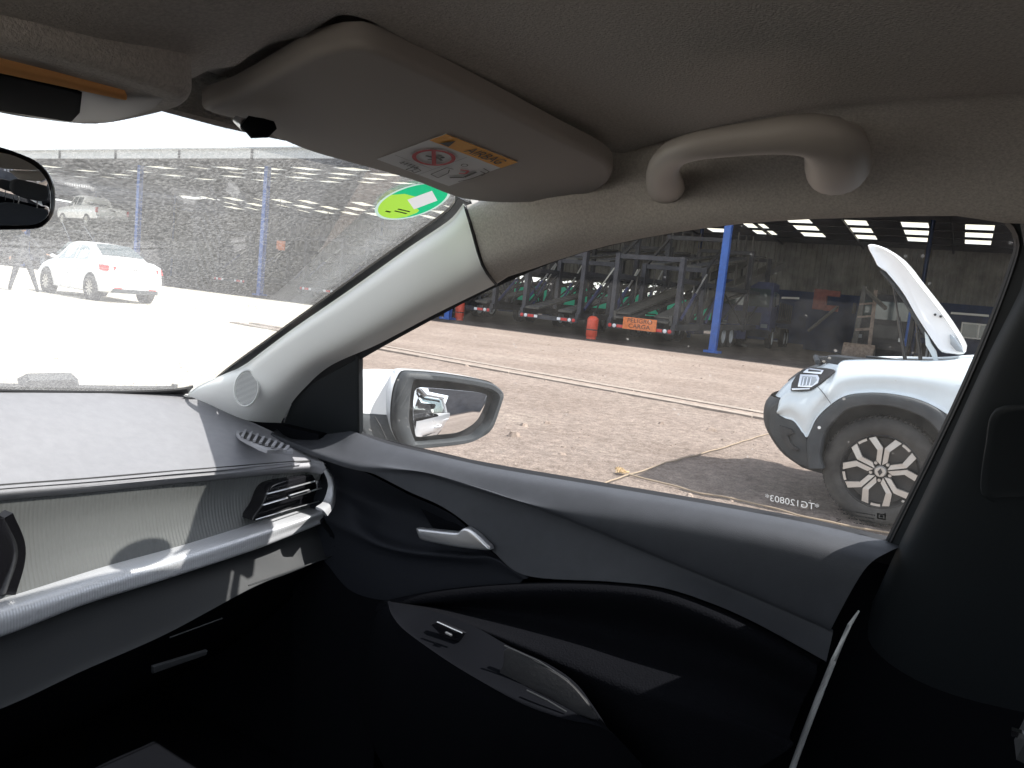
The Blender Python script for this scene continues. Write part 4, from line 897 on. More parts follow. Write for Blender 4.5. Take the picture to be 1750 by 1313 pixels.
for k in range(290):
    c = D0+du*(2.4+k*.075)
    if base_me is None:
        g = MB(); g.bar(V((0, 0, 0))-dn*.15, dn*.15, .022, .03); o = g.build('grating_bar', mat('grating_steel', (.30, .27, .24), .7), dr); base_me = o.data
    else: o = bpy.data.objects.new('grating_bar', base_me); C.objects.link(o); o.parent = dr
    o.location = c-D0+V((0, 0, .012))
# cords on the ground
def gp_(px, py, r=.01): p = pZ(px, py, 0); return V((p.x, p.y, gz(p.x, p.y)+r))
def cord(pts, r):
    sp_ = spline([gp_(*p) for p in pts], 60); return [V((p.x+_n.noise((p.x*3, p.y*3, 9))*.02, p.y, gz(p.x, p.y)+r*1.1+.004)) for p in sp_]
cp = cord([(1340, 735), (1300, 746), (1235, 766), (1150, 789), (1085, 810), (1065, 816), (1020, 832), (960, 850)], .010)
g = MB(); g.tube(cp, .006, 8); r_ = g.build('rope', 'rope', None, True); tag(r_, 'thin tan rope lying straight across the gravel towards the SUV', 'rope')
cp = cord([(1072, 813), (1130, 826), (1200, 843), (1290, 863), (1380, 886), (1450, 900), (1540, 915)], .012)
g = MB(); g.tube(cp, .0065, 8); r_ = g.build('rope', 'rope', None, True); tag(r_, 'brown rope running along the near edge of the SUV shadow', 'rope')
g = MB(); kc = gp_(1060, 809)
for k in range(40):
    a = random.random()*6.283; l = random.uniform(.02, .06); h = random.random()*.035
    p0 = kc+V((random.uniform(-.02, .02), random.uniform(-.02, .02), .005)); g.tube([p0, p0+V((math.cos(a)*l*.5, math.sin(a)*l*.5, h)), p0+V((math.cos(a)*l, math.sin(a)*l, h*.4))], .003, 4)
tag(g.build('frayed_knot', mat('straw', (.48, .34, .18), .9), None), 'frayed straw coloured rope end where the two ropes cross', 'rope end')
# ------------------------------------------------------------------ OPEN SHED
SX, BX = 26.5, 56.0                      # post line and back wall
FX = 24.6                                # eaves line
RX = 40.0
def rz_(x): return 6.25+(x-FX)*.081 if x < RX else 6.25+(RX-FX)*.081-(x-RX)*.040
shed = thing('open_shed', (SX, 20, 0), 'long open-sided industrial shed with blue posts and rows of roof skylights', 'shed')
Y0_, Y1_ = -14.0, 92.0
# roof: corrugated sheets between framed skylights
sk_x = [(28.6, 30.1), (31.1, 32.6), (33.6, 35.1), (36.1, 37.6), (46.3, 47.8), (48.8, 50.3), (51.3, 52.8)]
cellY = 3.0; sk_w = 1.3
g = MB(); g2 = None
sky_me = None; cnt = 0
ny_ = int((Y1_-Y0_)/cellY)
xb = sorted([FX, RX, BX+1]+[a for p in sk_x for a in p])
for j in range(ny_):
    ya = Y0_+j*cellY
    [g.add([V((u, ya, rz_(u))), V((v, ya, rz_(v))), V((v, ya+cellY-sk_w, rz_(v))), V((u, ya+cellY-sk_w, rz_(u)))], [(0, 1, 2, 3)]) for u, v in ((FX, RX), (RX, BX+1))]
    yb = ya+cellY-sk_w
    for a, b in zip(xb, xb[1:]):
        lit = (a, b) in sk_x and (j*7+int(a)) % 11 != 3
        idx = sk_x.index((a, b)) if (a, b) in sk_x else -1
        if lit and idx >= 4 and ya > 62: lit = False
        if not lit: g.add([V((a, yb, rz_(a))), V((b, yb, rz_(b))), V((b, yb+sk_w, rz_(b))), V((a, yb+sk_w, rz_(a)))], [(0, 1, 2, 3)])
        else:
            cnt += 1
            q = MB(); sh_ = ((idx % 2)*.0)
            q.add([V((a, yb, rz_(a)+.01)), V((b, yb, rz_(b)+.01)), V((b, yb+sk_w, rz_(b)+.01)), V((a, yb+sk_w, rz_(a)+.01))], [(0, 1, 2, 3)])
            q.build('skylight', 'sky_l', shed)
g.build('roof_sheeting', 'roof', shed)
g = MB()
for j in range(0, 22):
    y = Y0_+j*5.2; g.bar(V((FX+.3, y, rz_(FX)-.14)), V((RX, y, rz_(RX)-.14)), .10, .14); g.bar(V((RX, y, rz_(RX)-.14)), V((BX, y, rz_(BX)-.14)), .10, .14)
for x in [26.6, 28.0, 30.6, 33.1, 35.6, 38.5, 41, 43.4, 45.8, 48.3, 50.8, 53.5]: g.bar(V((x, Y0_, rz_(x)-.05)), V((x, Y1_, rz_(x)-.05)), .05, .06)
o = g.build('roof_purlins', 'steel', shed, kind='stuff')
g = MB(); g.box((FX-.06, (Y0_+Y1_)/2, 6.38), (.08, Y1_-Y0_, .42)); g.box((FX-.16, (Y0_+Y1_)/2, 6.60), (.22, Y1_-Y0_, .06)); g.build('eaves_fascia', 'fasc', shed)
y = Y0_+2
while y < Y1_:
    g = MB(); g.box((FX-.13, y, 6.40), (.06, .10, .50)); g.build('gutter_bracket', 'steel', shed); y += 5.1
posts = [-15.5, -3.7, 7.5, 18.7, 30.0, 39.9, 51, 62, 73, 84]
for y in posts:
    g = MB()
    c = pZ(1218, 602, 0) if y == 7.5 else None
    for dx, dy, sx, sy in ((-.10, 0, .02, .24), (.10, 0, .02, .24), (0, 0, .18, .02)): g.box((SX+dx, y+dy, 3.1), (sx, sy, 6.2))
    p = g.build('post', 'blue', shed); g = MB(); g.box((SX, y, .04), (.5, .5, .08)); g.build('base_plate', 'blue', p)
for y in [-9, 2.2, 13, 24, 35, 46, 57, 68]:
    g = MB()
    for dx, dy, sx, sy in ((-.10, 0, .02, .20), (.10, 0, .02, .20), (0, 0, .18, .02)): g.box((41, y+dy, 3.35), (sx, sy, 6.7))
    g.build('inner_post', 'blue', shed)
# back wall: corrugated sheet, open strip at the green mesh
def corr(name, x, ya, yb, za, zb, mt, par, pitch=.34, dep=.06):
    g = MB(); n = int((yb-ya)/pitch); vs = []
    for k in range(n+1):
        y = ya+(yb-ya)*k/n
        for dy, dx in ((-.25, 0), (-.12, dep), (.12, dep), (.25, 0)):
            vs += [V((x-dx, y+dy*pitch*1.0, za)), V((x-dx, y+dy*pitch, zb))]
    m_ = len(vs)//2
    g.add(vs, [(2*k, 2*k+2, 2*k+3, 2*k+1) for k in range(m_-1)]); return g.build(name, mt, par)
corr('back_wall_sheet', BX, -16, 14.5, 3.6, rz_(BX)+.02, 'sheet', shed)
corr('back_wall_sheet', BX, 14.5, 34, 3.15, rz_(BX)+.02, 'sheet', shed)
corr('back_wall_sheet', BX, 34, 92, 0, rz_(BX)+.02, 'sheet', shed)
corr('end_wall_sheet', BX+1, 92, 93, 0, rz_(BX), 'sheet', shed)
g = MB(); g.box(((FX+BX)/2, Y1_, 3.4), (BX-FX, .1, 6.8)); g.build('end_wall', 'roof', shed)
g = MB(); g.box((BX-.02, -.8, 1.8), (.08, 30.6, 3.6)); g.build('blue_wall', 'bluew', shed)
# white strips, sign and window on the blue wall
def bw(px, py): return pX(px, py, BX-.08)
for (a, b) in (((1482, 521), (1551, 524)), ((1625, 535), (1690, 540)), ((1336, 509), (1366, 510)), ((1320, 508), (1330, 508))):
    g = MB(); g.bar(bw(*a), bw(*b), .13, .13); g.build('light_tube', 'lampw', shed)
g = MB(); a, b = bw(1516, 539), bw(1535, 548); g.box((a+b)/2, (.04, abs(a.y-b.y), abs(a.z-b.z))); g.build('wall_sign', 'lampw', shed)
wf = MB(); a, b = bw(1645, 552), bw(1700, 582); wf.box((a+b)/2, (.05, abs(a.y-b.y), abs(a.z-b.z))); win = wf.build('window', 'cglass', shed)
for yy in (a.y, (a.y+b.y)/2, b.y): g = MB(); g.box((BX-.12, yy, (a.z+b.z)/2), (.06, .09, abs(a.z-b.z)+.1)); g.build('window_bar', 'lampw', win)
for zz in (a.z, b.z): g = MB(); g.box((BX-.12, (a.y+b.y)/2, zz), (.05, abs(a.y-b.y), .09)); g.build('window_bar', 'lampw', win)
g = MB(); g.box((BX-4, -3.5, .10), (.5, 21, .2)); tag(g.build('kerb', 'conc', None), 'long pale concrete kerb in front of the blue wall inside the shed', 'kerb')
# blue wall of a container workshop between machinery
g = MB(); g.box((47, 5.2, 1.3), (5, 5.0, 2.6)); cb = g.build('workshop_cabin', 'bluew', None); tag(cb, 'dark blue metal cabin standing in the shed behind the trailer ramp', 'cabin')
# orange sign and odd things seen through the windscreen
p = pX(480, 420, 30); g = MB(); g.box(p, (.05, .62, .5)); s_ = tag(g.build('hanging_sign', 'orange', None), 'small orange board hanging among the trucks in the shed', 'sign')
g = MB(); g.bar(p+V((0, .25, .2)), p+V((0, .25, 3.0)), .02); g.bar(p+V((0, -.25, .2)), p+V((0, -.25, 3.0)), .02); g.build('hanging_wire', 'steel', s_)
g = MB(); p = pX(340, 430, 40); g.box((p.x, p.y, p.z), (1.5, 5.5, 1.3)); tag(g.build('crate_stack', 'sheet', None), 'pale slatted load behind the white sedan in the shed', 'load')
# green mesh fence and trees behind the shed
fe = thing('green_fence', (63, 26, 0), 'green mesh fence beyond the open back of the shed', 'fence')
for k in range(14):
    ya = 6+k*3.0
    g = MB(); g.box((63, ya+1.5, 1.35), (.03, 2.9, 2.5)); g.build('mesh_panel', 'green', fe)
    g = MB(); g.tube([V((62.93, ya, 0)), V((62.93, ya, 3.1))], .045, 8); g.build('fence_post', 'steel', fe)
def tree(x, y, h, r, label):
    t = thing('tree', (x, y, 0), label, 'tree', 'trees behind the green fence')
    g = MB(); g.tube([V((x, y, 0)), V((x+.2, y+.1, h*.4)), V((x-.1, y, h*.75))], [.22, .16, .07], 8)
    for k in range(7):
        a = k*2.4; g.tube([V((x, y, h*(.35+.05*k))), V((x+math.cos(a)*r*.7, y+math.sin(a)*r*.7, h*(.6+.04*k)))], [.07, .02], 5)
    g.build('trunk', 'bark', t, True)
    g = MB()
    for k in range(1500):
        a, b_ = random.random()*6.283, random.uniform(-1, 1); q = random.random()**.4*r*(1+.3*_n.noise((a*2, b_*2, x)))
        c = V((x+math.cos(a)*math.sqrt(1-b_*b_)*q, y+math.sin(a)*math.sqrt(1-b_*b_)*q, h*.58+b_*q*.75))
        if _n.noise(c*.9) < -.12: continue
        s = random.uniform(.10, .22); u = V((random.uniform(-1, 1), random.uniform(-1, 1), random.uniform(-1, 1))).normalized(); v = u.cross(V((.3, .5, 1))).normalized()
        g.poly([c-u*s, c-v*s*.5, c+u*s, c+v*s*.5])
    g.build('crown', 'leafg', t)
for x, y, h, r, lb in ((67, 17.5, 6.2, 2.6, 'low green tree over the right end of the green fence'), (69, 22.5, 7.5, 3.0, 'taller green tree behind the fence right of centre'), (67, 27.5, 6.4, 2.7, 'bushy tree seen over the fence through the left trailer'), (70, 33, 7.0, 3.0, 'green tree behind the far left end of the green fence')): tree(x, y, h, r, lb)

# dark building close behind on the right, only seen in the door mirror
bb = thing('rear_building', (12, -24, 0), 'dark shed wall with a pale ribbed panel reflected in the door mirror', 'building')
g = MB(); g.box((20, -24.5, 4.5), (44, 1, 9)); g.build('wall', 'roof', bb)
for k in range(26): g = MB(); g.box((5.0+k*.5, -23.9, 4.2), (.30, .08, 3.4)); g.build('wall_rib', 'fasc', bb)
g = MB(); g.box((20, -24.3, 9.1), (45, 2.2, .2)); g.build('roof', 'roof', bb)
# ------------------------------------------------------------------ WHEELS
def wheel(parent, c, r, wdt, side, design='spoke', local=True):
    """c centre of the outer face, side = direction the rim faces along x"""
    ax = V((side, 0, 0)); c = V(c)
    w_ = MB(); w_.lathe([(r*.66, -.012), (r*.70, .004), (r*.80, .012), (r*.90, .008), (r*.965, -.006), (r*.99, -.03), (r, -.05), (r, -wdt+.05), (r*.985, -wdt+.02), (r*.9, -wdt), (r*.66, -wdt+.02)], c, ax, 64)
    ty = w_.build('wheel', 'tyre', parent, True, 50)
    if design == 'spoke':
        t = MB()
        for k in range(72):
            a = 2*math.pi*k/72; a2 = a+.045
            for (o1, o2) in ((-.03, -.085), (-.10, -.16)):
                p = [V((c.x+side*o, c.y+math.cos(q)*rr_, c.z+math.sin(q)*rr_)) for o, q, rr_ in ((o1, a, r*.992), (o1, a2, r*.992), (o2, a2+.03, r*1.0), (o2, a+.03, r*1.0))]
                q_ = [c+(u-c)*1.0+V((0, (u-c).y, (u-c).z))*.022 for u in p]; t.add(p+q_, [(4, 5, 6, 7), (0, 1, 5, 4), (1, 2, 6, 5), (2, 3, 7, 6), (3, 0, 4, 7)])
        t.build('tread_blocks', 'tyre', ty)['kind'] = 'stuff'
    b = MB(); b.lathe([(0, -.09), (r*.60, -.075), (r*.655, -.02), (r*.68, -.004), (r*.665, .0)], c, ax, 48); b.build('rim', 'rimd', ty, True, 50)
    if design == 'spoke':                     # five machined Y spokes
        def P(rad, ang, o): return c+V((side*o, math.cos(ang)*rad, math.sin(ang)*rad))
        for k in range(5):
            a0 = math.pi/2+2*math.pi*k/5
            g = MB()
            for s in (-1, 1):
                def Q(u_, w__, o): er = V((0, math.cos(a0), math.sin(a0))); et = V((0, -math.sin(a0), math.cos(a0))); return c+V((side*o, 0, 0))+er*u_*r+et*w__*r
                pl = [Q(u_, s*w__, -.016+oo) for u_, w__, oo in [(.12, .012, 0), (.19, .095, 0), (.385, .10, .005), (.575, .275, 0), (.625, .165, 0), (.44, .016, .005)]]
                n_ = len(pl); base = [p-V((side*.03, 0, 0)) for p in pl]
                g.add(pl+base, [tuple(range(n_)), tuple(range(n_, 2*n_))[::-1]]+[(i, (i+1) % n_, n_+(i+1) % n_, n_+i) for i in range(n_)])
            g.build('spoke', 'rims', ty)
            g = MB(); ps = [P(r*q, a0+.49+(.26*t_), -.012) for q in (.60, .645) for t_ in (0, .33, .66, 1)]
            g.add(ps, [(i, i+1, 5+i, 4+i) for i in range(3)]); g.build('rim_flash', 'rims', ty)
        g = MB(); g.lathe([(0, .0), (r*.085, .0), (r*.10, -.006), (r*.11, -.03)], c, ax, 24); g.build('hub_cap', 'rims', ty, True)
        g = MB(); g.add([c+V((side*.003, y, z)) for y, z in ((0, r*.07), (r*.042, 0), (0, -r*.07), (-r*.042, 0))], [(0, 1, 2, 3)]); g.build('hub_emblem', 'rimd', ty)
        for k in range(5):
            a = math.pi/2+math.pi/5+2*math.pi*k/5; g = MB(); g.lathe([(0, .0), (.010, .0), (.012, -.02)], P(r*.17, a, -.03), ax, 10); g.build('wheel_nut', 'rims', ty)
    else:
        for k in range(10):
            a = 2*math.pi*k/10; g = MB()
            p = [c+V((side*o, math.cos(a+da)*r*q, math.sin(a+da)*r*q)) for q, da, o in ((.10, -.35, -.01), (.62, -.11, .0), (.62, .11, .0), (.10, .35, -.01))]
            g.prism(p, (-side*.03, 0, 0)); g.build('spoke', 'rims', ty)
    return ty
# ------------------------------------------------------------------ generic car body: lofted sections (local frame, nose towards +y, x across)
def body_sections(st, mt, parent, name='body', n=11):
    """st: list of (y, zb, wb, zmid, wmid, zbelt, wbelt, ztop, wtop); returns surface sampler"""
    rows = []
    for (y, zb, wb, zm, wm, zl, wl, zt, wt) in st:
        half = [V((0, y, zb)), V((wb*.8, y, zb)), V((wb, y, zb+.03)), V((wm, y, zm-.12)), V((wm, y, zm)), V((wl+.008, y, zl-.02)), V((wl-.012, y, zl+.012)), V((wt+.02, y, zt-.045)), V((wt-.06, y, zt-.008)), V((wt*.5, y, zt+.010)), V((0, y, zt+.014))]
        rows.append(half)
    g = MB()
    K = len(rows); sub = 4; out = []
    for i in range(K-1):
        a, b, c, d = rows[max(i-1, 0)], rows[i], rows[i+1], rows[min(i+2, K-1)]
        for k in range(sub):
            t = k/sub
            out.append([b[j].lerp(c[j], t)*.35+cr(a[j], b[j], c[j], d[j], t)*.65 for j in range(n)])
    out.append(rows[-1]); m_ = len(out)
    for s in (1, -1):
        vs = [V((p.x*s, p.y, p.z)) for r in out for p in r]
        fs = [(i*n+j, i*n+j+1, (i+1)*n+j+1, (i+1)*n+j) for i in range(m_-1) for j in range(n-1)]
        fs += [tuple(range(n)), tuple((m_-1)*n+j for j in range(n))]
        g.add(vs, fs)
    # weld the two halves
    o = g.build(name, mt, parent, True, 34)
    import bmesh
    bm = bmesh.new(); bm.from_mesh(o.data); bmesh.ops.remove_doubles(bm, verts=bm.verts, dist=.0005); bmesh.ops.recalc_face_normals(bm, faces=bm.faces); bm.to_mesh(o.data); bm.free()
    ysr = [r[0].y for r in out]
    def sample(y, q, s=1, off=.004):
        """point on the glasshouse side: q 0 = belt, 1 = roof edge"""
        for i in range(m_-1):
            if (ysr[i]-y)*(ysr[i+1]-y) <= 0:
                t = (y-ysr[i])/((ysr[i+1]-ysr[i]) or 1); a = out[i][6].lerp(out[i+1][6], t); b = out[i][7].lerp(out[i+1][7], t)
                p = a.lerp(b, q); return V((s*(p.x+off), p.y, p.z))
        return V((s*out[-1][6].x, y, out[-1][6].z))
    return o, sample
# ------------------------------------------------------------------ WHITE SEDAN (local, nose +y, rear axle at y=-1.28)
def make_sedan(loc, rz):
    t = thing('sedan', loc, 'white saloon car parked on the bright yard ahead, seen from behind with red tail lamps', 'car', None, rz, True)
    # y,   zb,  wb,  zm,  wm,   zbelt, wbelt, ztop, wtop
    st = [(-2.12, .42, .60, .62, .64, .80, .62, .84, .52), (-2.08, .30, .74, .62, .78, .92, .74, .97, .62), (-1.95, .24, .80, .62, .84, .96, .80, 1.06, .66), (-1.60, .22, .82, .65, .865, .97, .83, 1.09, .68),
          (-1.45, .22, .82, .65, .865, .97, .83, 1.13, .66), (-1.05, .22, .82, .65, .865, .965, .83, 1.33, .60), (-.65, .20, .82, .64, .865, .96, .83, 1.44, .585), (-.1, .20, .82, .62, .865, .95, .83, 1.475, .59),
          (.35, .20, .82, .62, .865, .935, .83, 1.44, .60), (.75, .20, .82, .62, .865, .92, .83, 1.22, .64), (1.12, .20, .82, .62, .865, .90, .82, 1.02, .68), (1.5, .22, .82, .60, .86, .84, .79, .93, .60), (1.95, .24, .78, .56, .81, .72, .72, .82, .50), (2.12, .28, .62, .5, .66, .62, .58, .70, .42)]
    body, sm_ = body_sections(st, 'white', t)
    def panel(name, ys_q, mt, s, off=.004):
        g = MB(); g.poly([sm_(y, q, s, off) for y, q in ys_q]); return g.build(name, mt, t)
    for s in (-1, 1):
        panel('side_window', [(-.98, .12), (-.30, .08), (-.30, .90), (-.62, .92), (-.86, .74)], 'winl', s)
        panel('side_window', [(-.22, .08), (.72, .10), (.62, .45), (.42, .78), (.28, .90), (-.22, .92)], 'winl', s)
        for y in (-1.28, 1.28):
            g = MB(); g.lathe([(0, .0), (.355, .0), (.37, -.006), (.37, -.2)], (s*.872, y, .34), (s, 0, 0), 32); g.build('wheel_arch', 'black', t, True)
            wheel(t, (s*.885, y, .305), .305, .2, s, 'multi')
        g = MB(); g.tube([V((s*.83, .66, .98)), V((s*.92, .64, 1.00)), V((s*1.02, .62, 1.02)), V((s*1.04, .61, 1.02))], [.03, .06, .075, .05], 12, flat=.6); g.build('door_mirror', 'white', t, True)
        # tail lamp wraps round the corner
        g = MB(); 
        g.add([V((s*.845, -1.72, .93)), V((s*.82, -1.72, .80)), V((s*.84, -1.95, .78)), V((s*.82, -2.035, .78)), V((s*.60, -2.11, .80)), V((s*.56, -2.11, .90)), V((s*.74, -2.06, .92)), V((s*.82, -1.96, .93))], [(0, 1, 2, 7), (7, 2, 3, 6), (6, 3, 4, 5)])
        for i, v in enumerate(g.v): g.v[i] = V((v.x*1.03, v.y*1.006, v.z))
        g.build('tail_lamp', 'red', t, True)
        for y in (-.26, .62):
            g = MB(); g.tube([V((s*.872, y+.02, .82)), V((s*.888, y-.02, .82)), V((s*.888, y-.14, .82)), V((s*.872, y-.18, .82))], .013, 8); g.build('door_handle', 'white', t, True)
    # rear screen and boot details
    g = MB(); g.add([V((-.60, -1.40, 1.155)), V((.60, -1.40, 1.155)), V((.50, -.80, 1.425)), V((-.50, -.80, 1.425)), V((0, -1.42, 1.165)), V((0, -.78, 1.44))], [(0, 4, 5, 3), (4, 1, 2, 5)])
    for i, v in enumerate(g.v): g.v[i] = v+V((0, -.012, .020))
    g.build('rear_window', 'cglass', t)
    g = MB(); g.add([V((-.62, .52, 1.40)), V((.62, .52, 1.40)), V((.72, 1.02, 1.07)), V((-.72, 1.02, 1.07))], [(0, 1, 2, 3)]); g.v = [v+V((0, .01, .02)) for v in g.v]; g.build('front_window', 'winl', t)
    g = MB(); g.box((0, -2.125, .70), (.42, .03, .12)); g.build('number_plate', 'paper', t)
    g = MB(); g.box((0, -2.115, .86), (.5, .03, .03)); g.build('boot_trim', 'chrome', t)
    g = MB(); g.box((0, -2.06, .30), (1.3, .16, .10)); g.build('lower_bumper', 'clad', t)
    for x in (-.5, .5): g = MB(); g.box((x, -2.125, .37), (.22, .02, .025)); g.build('reflector', 'red', t)
    g = MB(); g.tube([V((.0, -.7, 1.47)), V((.0, -.95, 1.62))], .006, 6); g.build('aerial', 'black', t)
    return t
M['winl'] = mat('window_tinted', (.30, .36, .38), .08, spec=.8)
sedan = make_sedan((12.75, 20.9, 0), R(-4)); sedan.scale = (.93, .92, 1.02)
# ------------------------------------------------------------------ PERSON walking past the sedan
def skin_fig(name, joints, edges, mt, parent=None, sub=2):
    me = bpy.data.meshes.new(name); me.from_pydata([j[0] for j in joints], edges, []); o = bpy.data.objects.new(name, me); C.objects.link(o)
    o.modifiers.new('skin', 'SKIN'); sd = me.skin_vertices[0].data
    for i, j in enumerate(joints): sd[i].radius = (j[1], j[2] if len(j) > 2 else j[1])
    sd[0].use_root = True
    ss = o.modifiers.new('sub', 'SUBSURF'); ss.levels = sub; ss.render_levels = sub
    dg = bpy.context.evaluated_depsgraph_get(); m2 = bpy.data.meshes.new_from_object(o.evaluated_get(dg)); bpy.data.objects.remove(o)
    o = bpy.data.objects.new(name, m2); C.objects.link(o); m2.materials.clear(); m2.materials.append(M[mt])
    for p in m2.polygons: p.use_smooth = True
    if parent: o.parent = parent
    ORG[o.name] = V((0, 0, 0)); return o
pp = pZ(37, 498, 0)
per = thing('person', (pp.x, pp.y, 0), 'person in dark work clothes striding beside the white saloon, arm reaching to its bonnet', 'person', None, R(-28), True)
J = [((0, 0, .93), .14, .11), ((0, 0, 1.10), .13, .10), ((0, .01, 1.28), .165, .115), ((0, .015, 1.42), .12, .09), ((0, .02, 1.50), .05), ((0, .02, 1.56), .048),
     ((-.09, 0, .88), .10), ((-.17, .02, .50), .072), ((-.26, -.04, .12), .05), ((-.27, .06, .045), .045), ((-.28, .16, .035), .038),
     ((.09, 0, .88), .10), ((.22, .03, .50), .072), ((.34, .0, .12), .05), ((.36, .10, .045), .045), ((.37, .19, .035), .038),
     ((-.19, .01, 1.40), .065), ((-.27, .03, 1.14), .05), ((-.29, .12, .92), .038), ((.19, .01, 1.40), .065), ((.36, .08, 1.20), .05), ((.52, .16, 1.06), .036)]
E = [(0, 1), (1, 2), (2, 3), (3, 4), (4, 5), (0, 6), (6, 7), (7, 8), (8, 9), (9, 10), (0, 11), (11, 12), (12, 13), (13, 14), (14, 15), (3, 16), (16, 17), (17, 18), (3, 19), (19, 20), (20, 21)]
skin_fig('body', J, E, 'cloth', per)
skin_fig('head', [((0, .03, 1.58), .055), ((0, .035, 1.64), .085, .095), ((0, .035, 1.70), .082, .092), ((0, .11, 1.62), .02)], [(0, 1), (1, 2), (1, 3)], 'skin', per)
skin_fig('hair', [((0, .015, 1.66), .088, .092), ((0, .02, 1.72), .078, .085)], [(0, 1)], 'ink', per)
for s, w0, dv_ in ((-1, V((-.29, .13, .90)), V((0, .03, -.08))), (1, V((.53, .165, 1.05)), V((.08, .03, -.02)))):
    js = [(tuple(w0), .026), (tuple(w0+dv_*.6), .032, .018)]; es = [(0, 1)]
    for k in range(4):
        o_ = V((.0, .014*(k-1.5), .0)) if s > 0 else V((0, .014*(k-1.5), 0)); js += [(tuple(w0+dv_*1.0+o_), .009), (tuple(w0+dv_*(1.6-.1*abs(k-1.3))+o_), .007)]; es += [(1, len(js)-2), (len(js)-2, len(js)-1)]
    js += [(tuple(w0+dv_*.9+V((0, -.04, .0))), .009)]; es += [(1, len(js)-1)]
    skin_fig('hand', js, es, 'skin', per, 1)
# ------------------------------------------------------------------ WHITE SUV, bonnet open (world frame; facing +y, near side at x about 5.33)
SUX = 6.2; NS = 5.33
suv = thing('suv', (SUX, -.9, 0), 'white SUV with raised bonnet, grey plastic arches and black and silver wheels', 'car')
def sx_(pts, X, rnd=0): return [pX(a, b, X) for a, b in pts]
# plan curvature: x grows (away) towards the nose
def bend(p, side=1):
    y = p.y; d = 0
    if y > .86: d = ((y-.86)/.42)**2.0*.30
    d += max(0, p.z-.80)*.30
    return V((p.x+d, p.y, p.z))
up_l = [(1349, 660), (1357, 643), (1369, 630), (1386, 626.5), (1411, 626), (1421, 620), (1480, 620), (1536, 621), (1599, 624), (1619, 611), (1650, 606), (1700, 600)]
lo_l = [(1327, 711), (1340, 715), (1356, 720), (1366, 732), (1379, 749), (1396, 716), (1419, 693), (1444, 677), (1479, 672), (1524, 674), (1570, 684), (1609, 703)]
# upper white panel as a loft between shoulder line and arch line, following the plan curve
U_ = [pX(a, b, NS) for a, b in [(1327, 700), (1330, 684), (1338, 675), (1348, 669), (1366, 669), (1385, 667.5), (1397, 660), (1410, 650), (1424, 637), (1428, 628), (1436, 621.5), (1480, 620), (1536, 621), (1580, 622), (1610, 621), (1650, 618), (1700, 616)]]
L_ = [pX(a, b, NS) for a, b in [(1326, 711), (1340, 715.5), (1356, 720), (1367, 733), (1379, 749), (1395, 717), (1419, 693), (1446, 677), (1482, 672), (1524, 674), (1570, 684), (1609, 703), (1660, 740)]]
U_ = spline(U_, 70); L_ = spline(L_, 70)
mids = []
for t_ in (0, .12, .3, .5, .7, .9, 1): mids.append([bend(a.lerp(b, t_)+V((-.035*math.sin(math.pi*min(1, t_*1.25)), 0, 0))) for a, b in zip(U_, L_)])
top_in = [p+V((.10, 0, .018)) for p in mids[0]]; top_in2 = [p+V((.13, 0, .0)) for p in mids[0]]; bot_in = [p+V((.10, .0, .0)) for p in mids[-1]]
fen = loft('front_wing', [top_in2, top_in, mids[0]]+mids[1:]+[bot_in], 'paint_shaded', suv, 100, 4, even=False)
# nose across to the far side (bumper, grille)
def nose_rows(z, y, w_):
    y -= .115; return [V((SUX-w_+.0, y-.30, z)), V((SUX-w_+.06, y-.14, z)), V((SUX-w_*.78, y-.03, z)), V((SUX-w_*.4, y+.02, z)), V((SUX, y+.03, z)), V((SUX+w_*.4, y+.02, z)), V((SUX+w_*.78, y-.03, z)), V((SUX+w_-.06, y-.14, z)), V((SUX+w_, y-.30, z))]
loft('bumper_skin', [nose_rows(.97, .93, .66), nose_rows(.86, 1.11, .70), nose_rows(.78, 1.19, .74), nose_rows(.70, 1.24, .77)], 'paint_shaded', suv, 60, 5)
loft('grille', [nose_rows(.95, 1.00, .50), nose_rows(.88, 1.12, .52), nose_rows(.80, 1.20, .52)], 'rimd', suv, 50, 4)
loft('lower_bumper', [nose_rows(.70, 1.27, .80), nose_rows(.62, 1.30, .82), nose_rows(.48, 1.28, .80), nose_rows(.32, 1.16, .76), nose_rows(.24, 1.02, .74)], 'bumpb', suv, 60, 5)
g = MB(); g.box((SUX, 1.215, .56), (.52, .015, .12)); g.build('number_plate', 'paper', suv)
# dark corner of the bumper and wheel arch cladding
bc = [(1311, 699), (1320, 692), (1330, 684), (1328, 705), (1329, 711), (1340, 715), (1356, 721), (1366, 733), (1379, 751), (1379, 770), (1398, 790), (1406, 800), (1387, 802), (1364, 794), (1345, 779), (1328, 762), (1315, 745), (1309, 732)]
pad('bumper_corner', [bend(pX(a, b, NS-.012)) for a, b in bc], 'bumpb', suv, .12, .008, toward=(-1, .3, 0))
pad('bumper_recess', [bend(pX(a, b, NS-.016)) for a, b in [(1330, 728), (1352, 734), (1357, 741), (1345, 745), (1352, 760), (1366, 768), (1360, 772), (1345, 764), (1334, 748)]], 'black', suv, .01, .002, toward=(-1, .3, 0))
AO = [(1382, 800), (1379, 775), (1380, 749), (1396, 717), (1419, 694), (1444, 678), (1479, 672), (1524, 674), (1570, 684), (1609, 703), (1640, 735), (1665, 780), (1672, 820)]
AI = [(1409, 800), (1403, 782), (1409, 745), (1420, 726), (1435, 711), (1450, 700), (1481, 693), (1517, 694), (1556, 704), (1590, 723), (1612, 752), (1628, 785), (1632, 820)]
ao = spline([pX(a, b, NS-.006) for a, b in AO], 60); ai = spline([pX(a, b, NS+.0) for a, b in AI], 60)
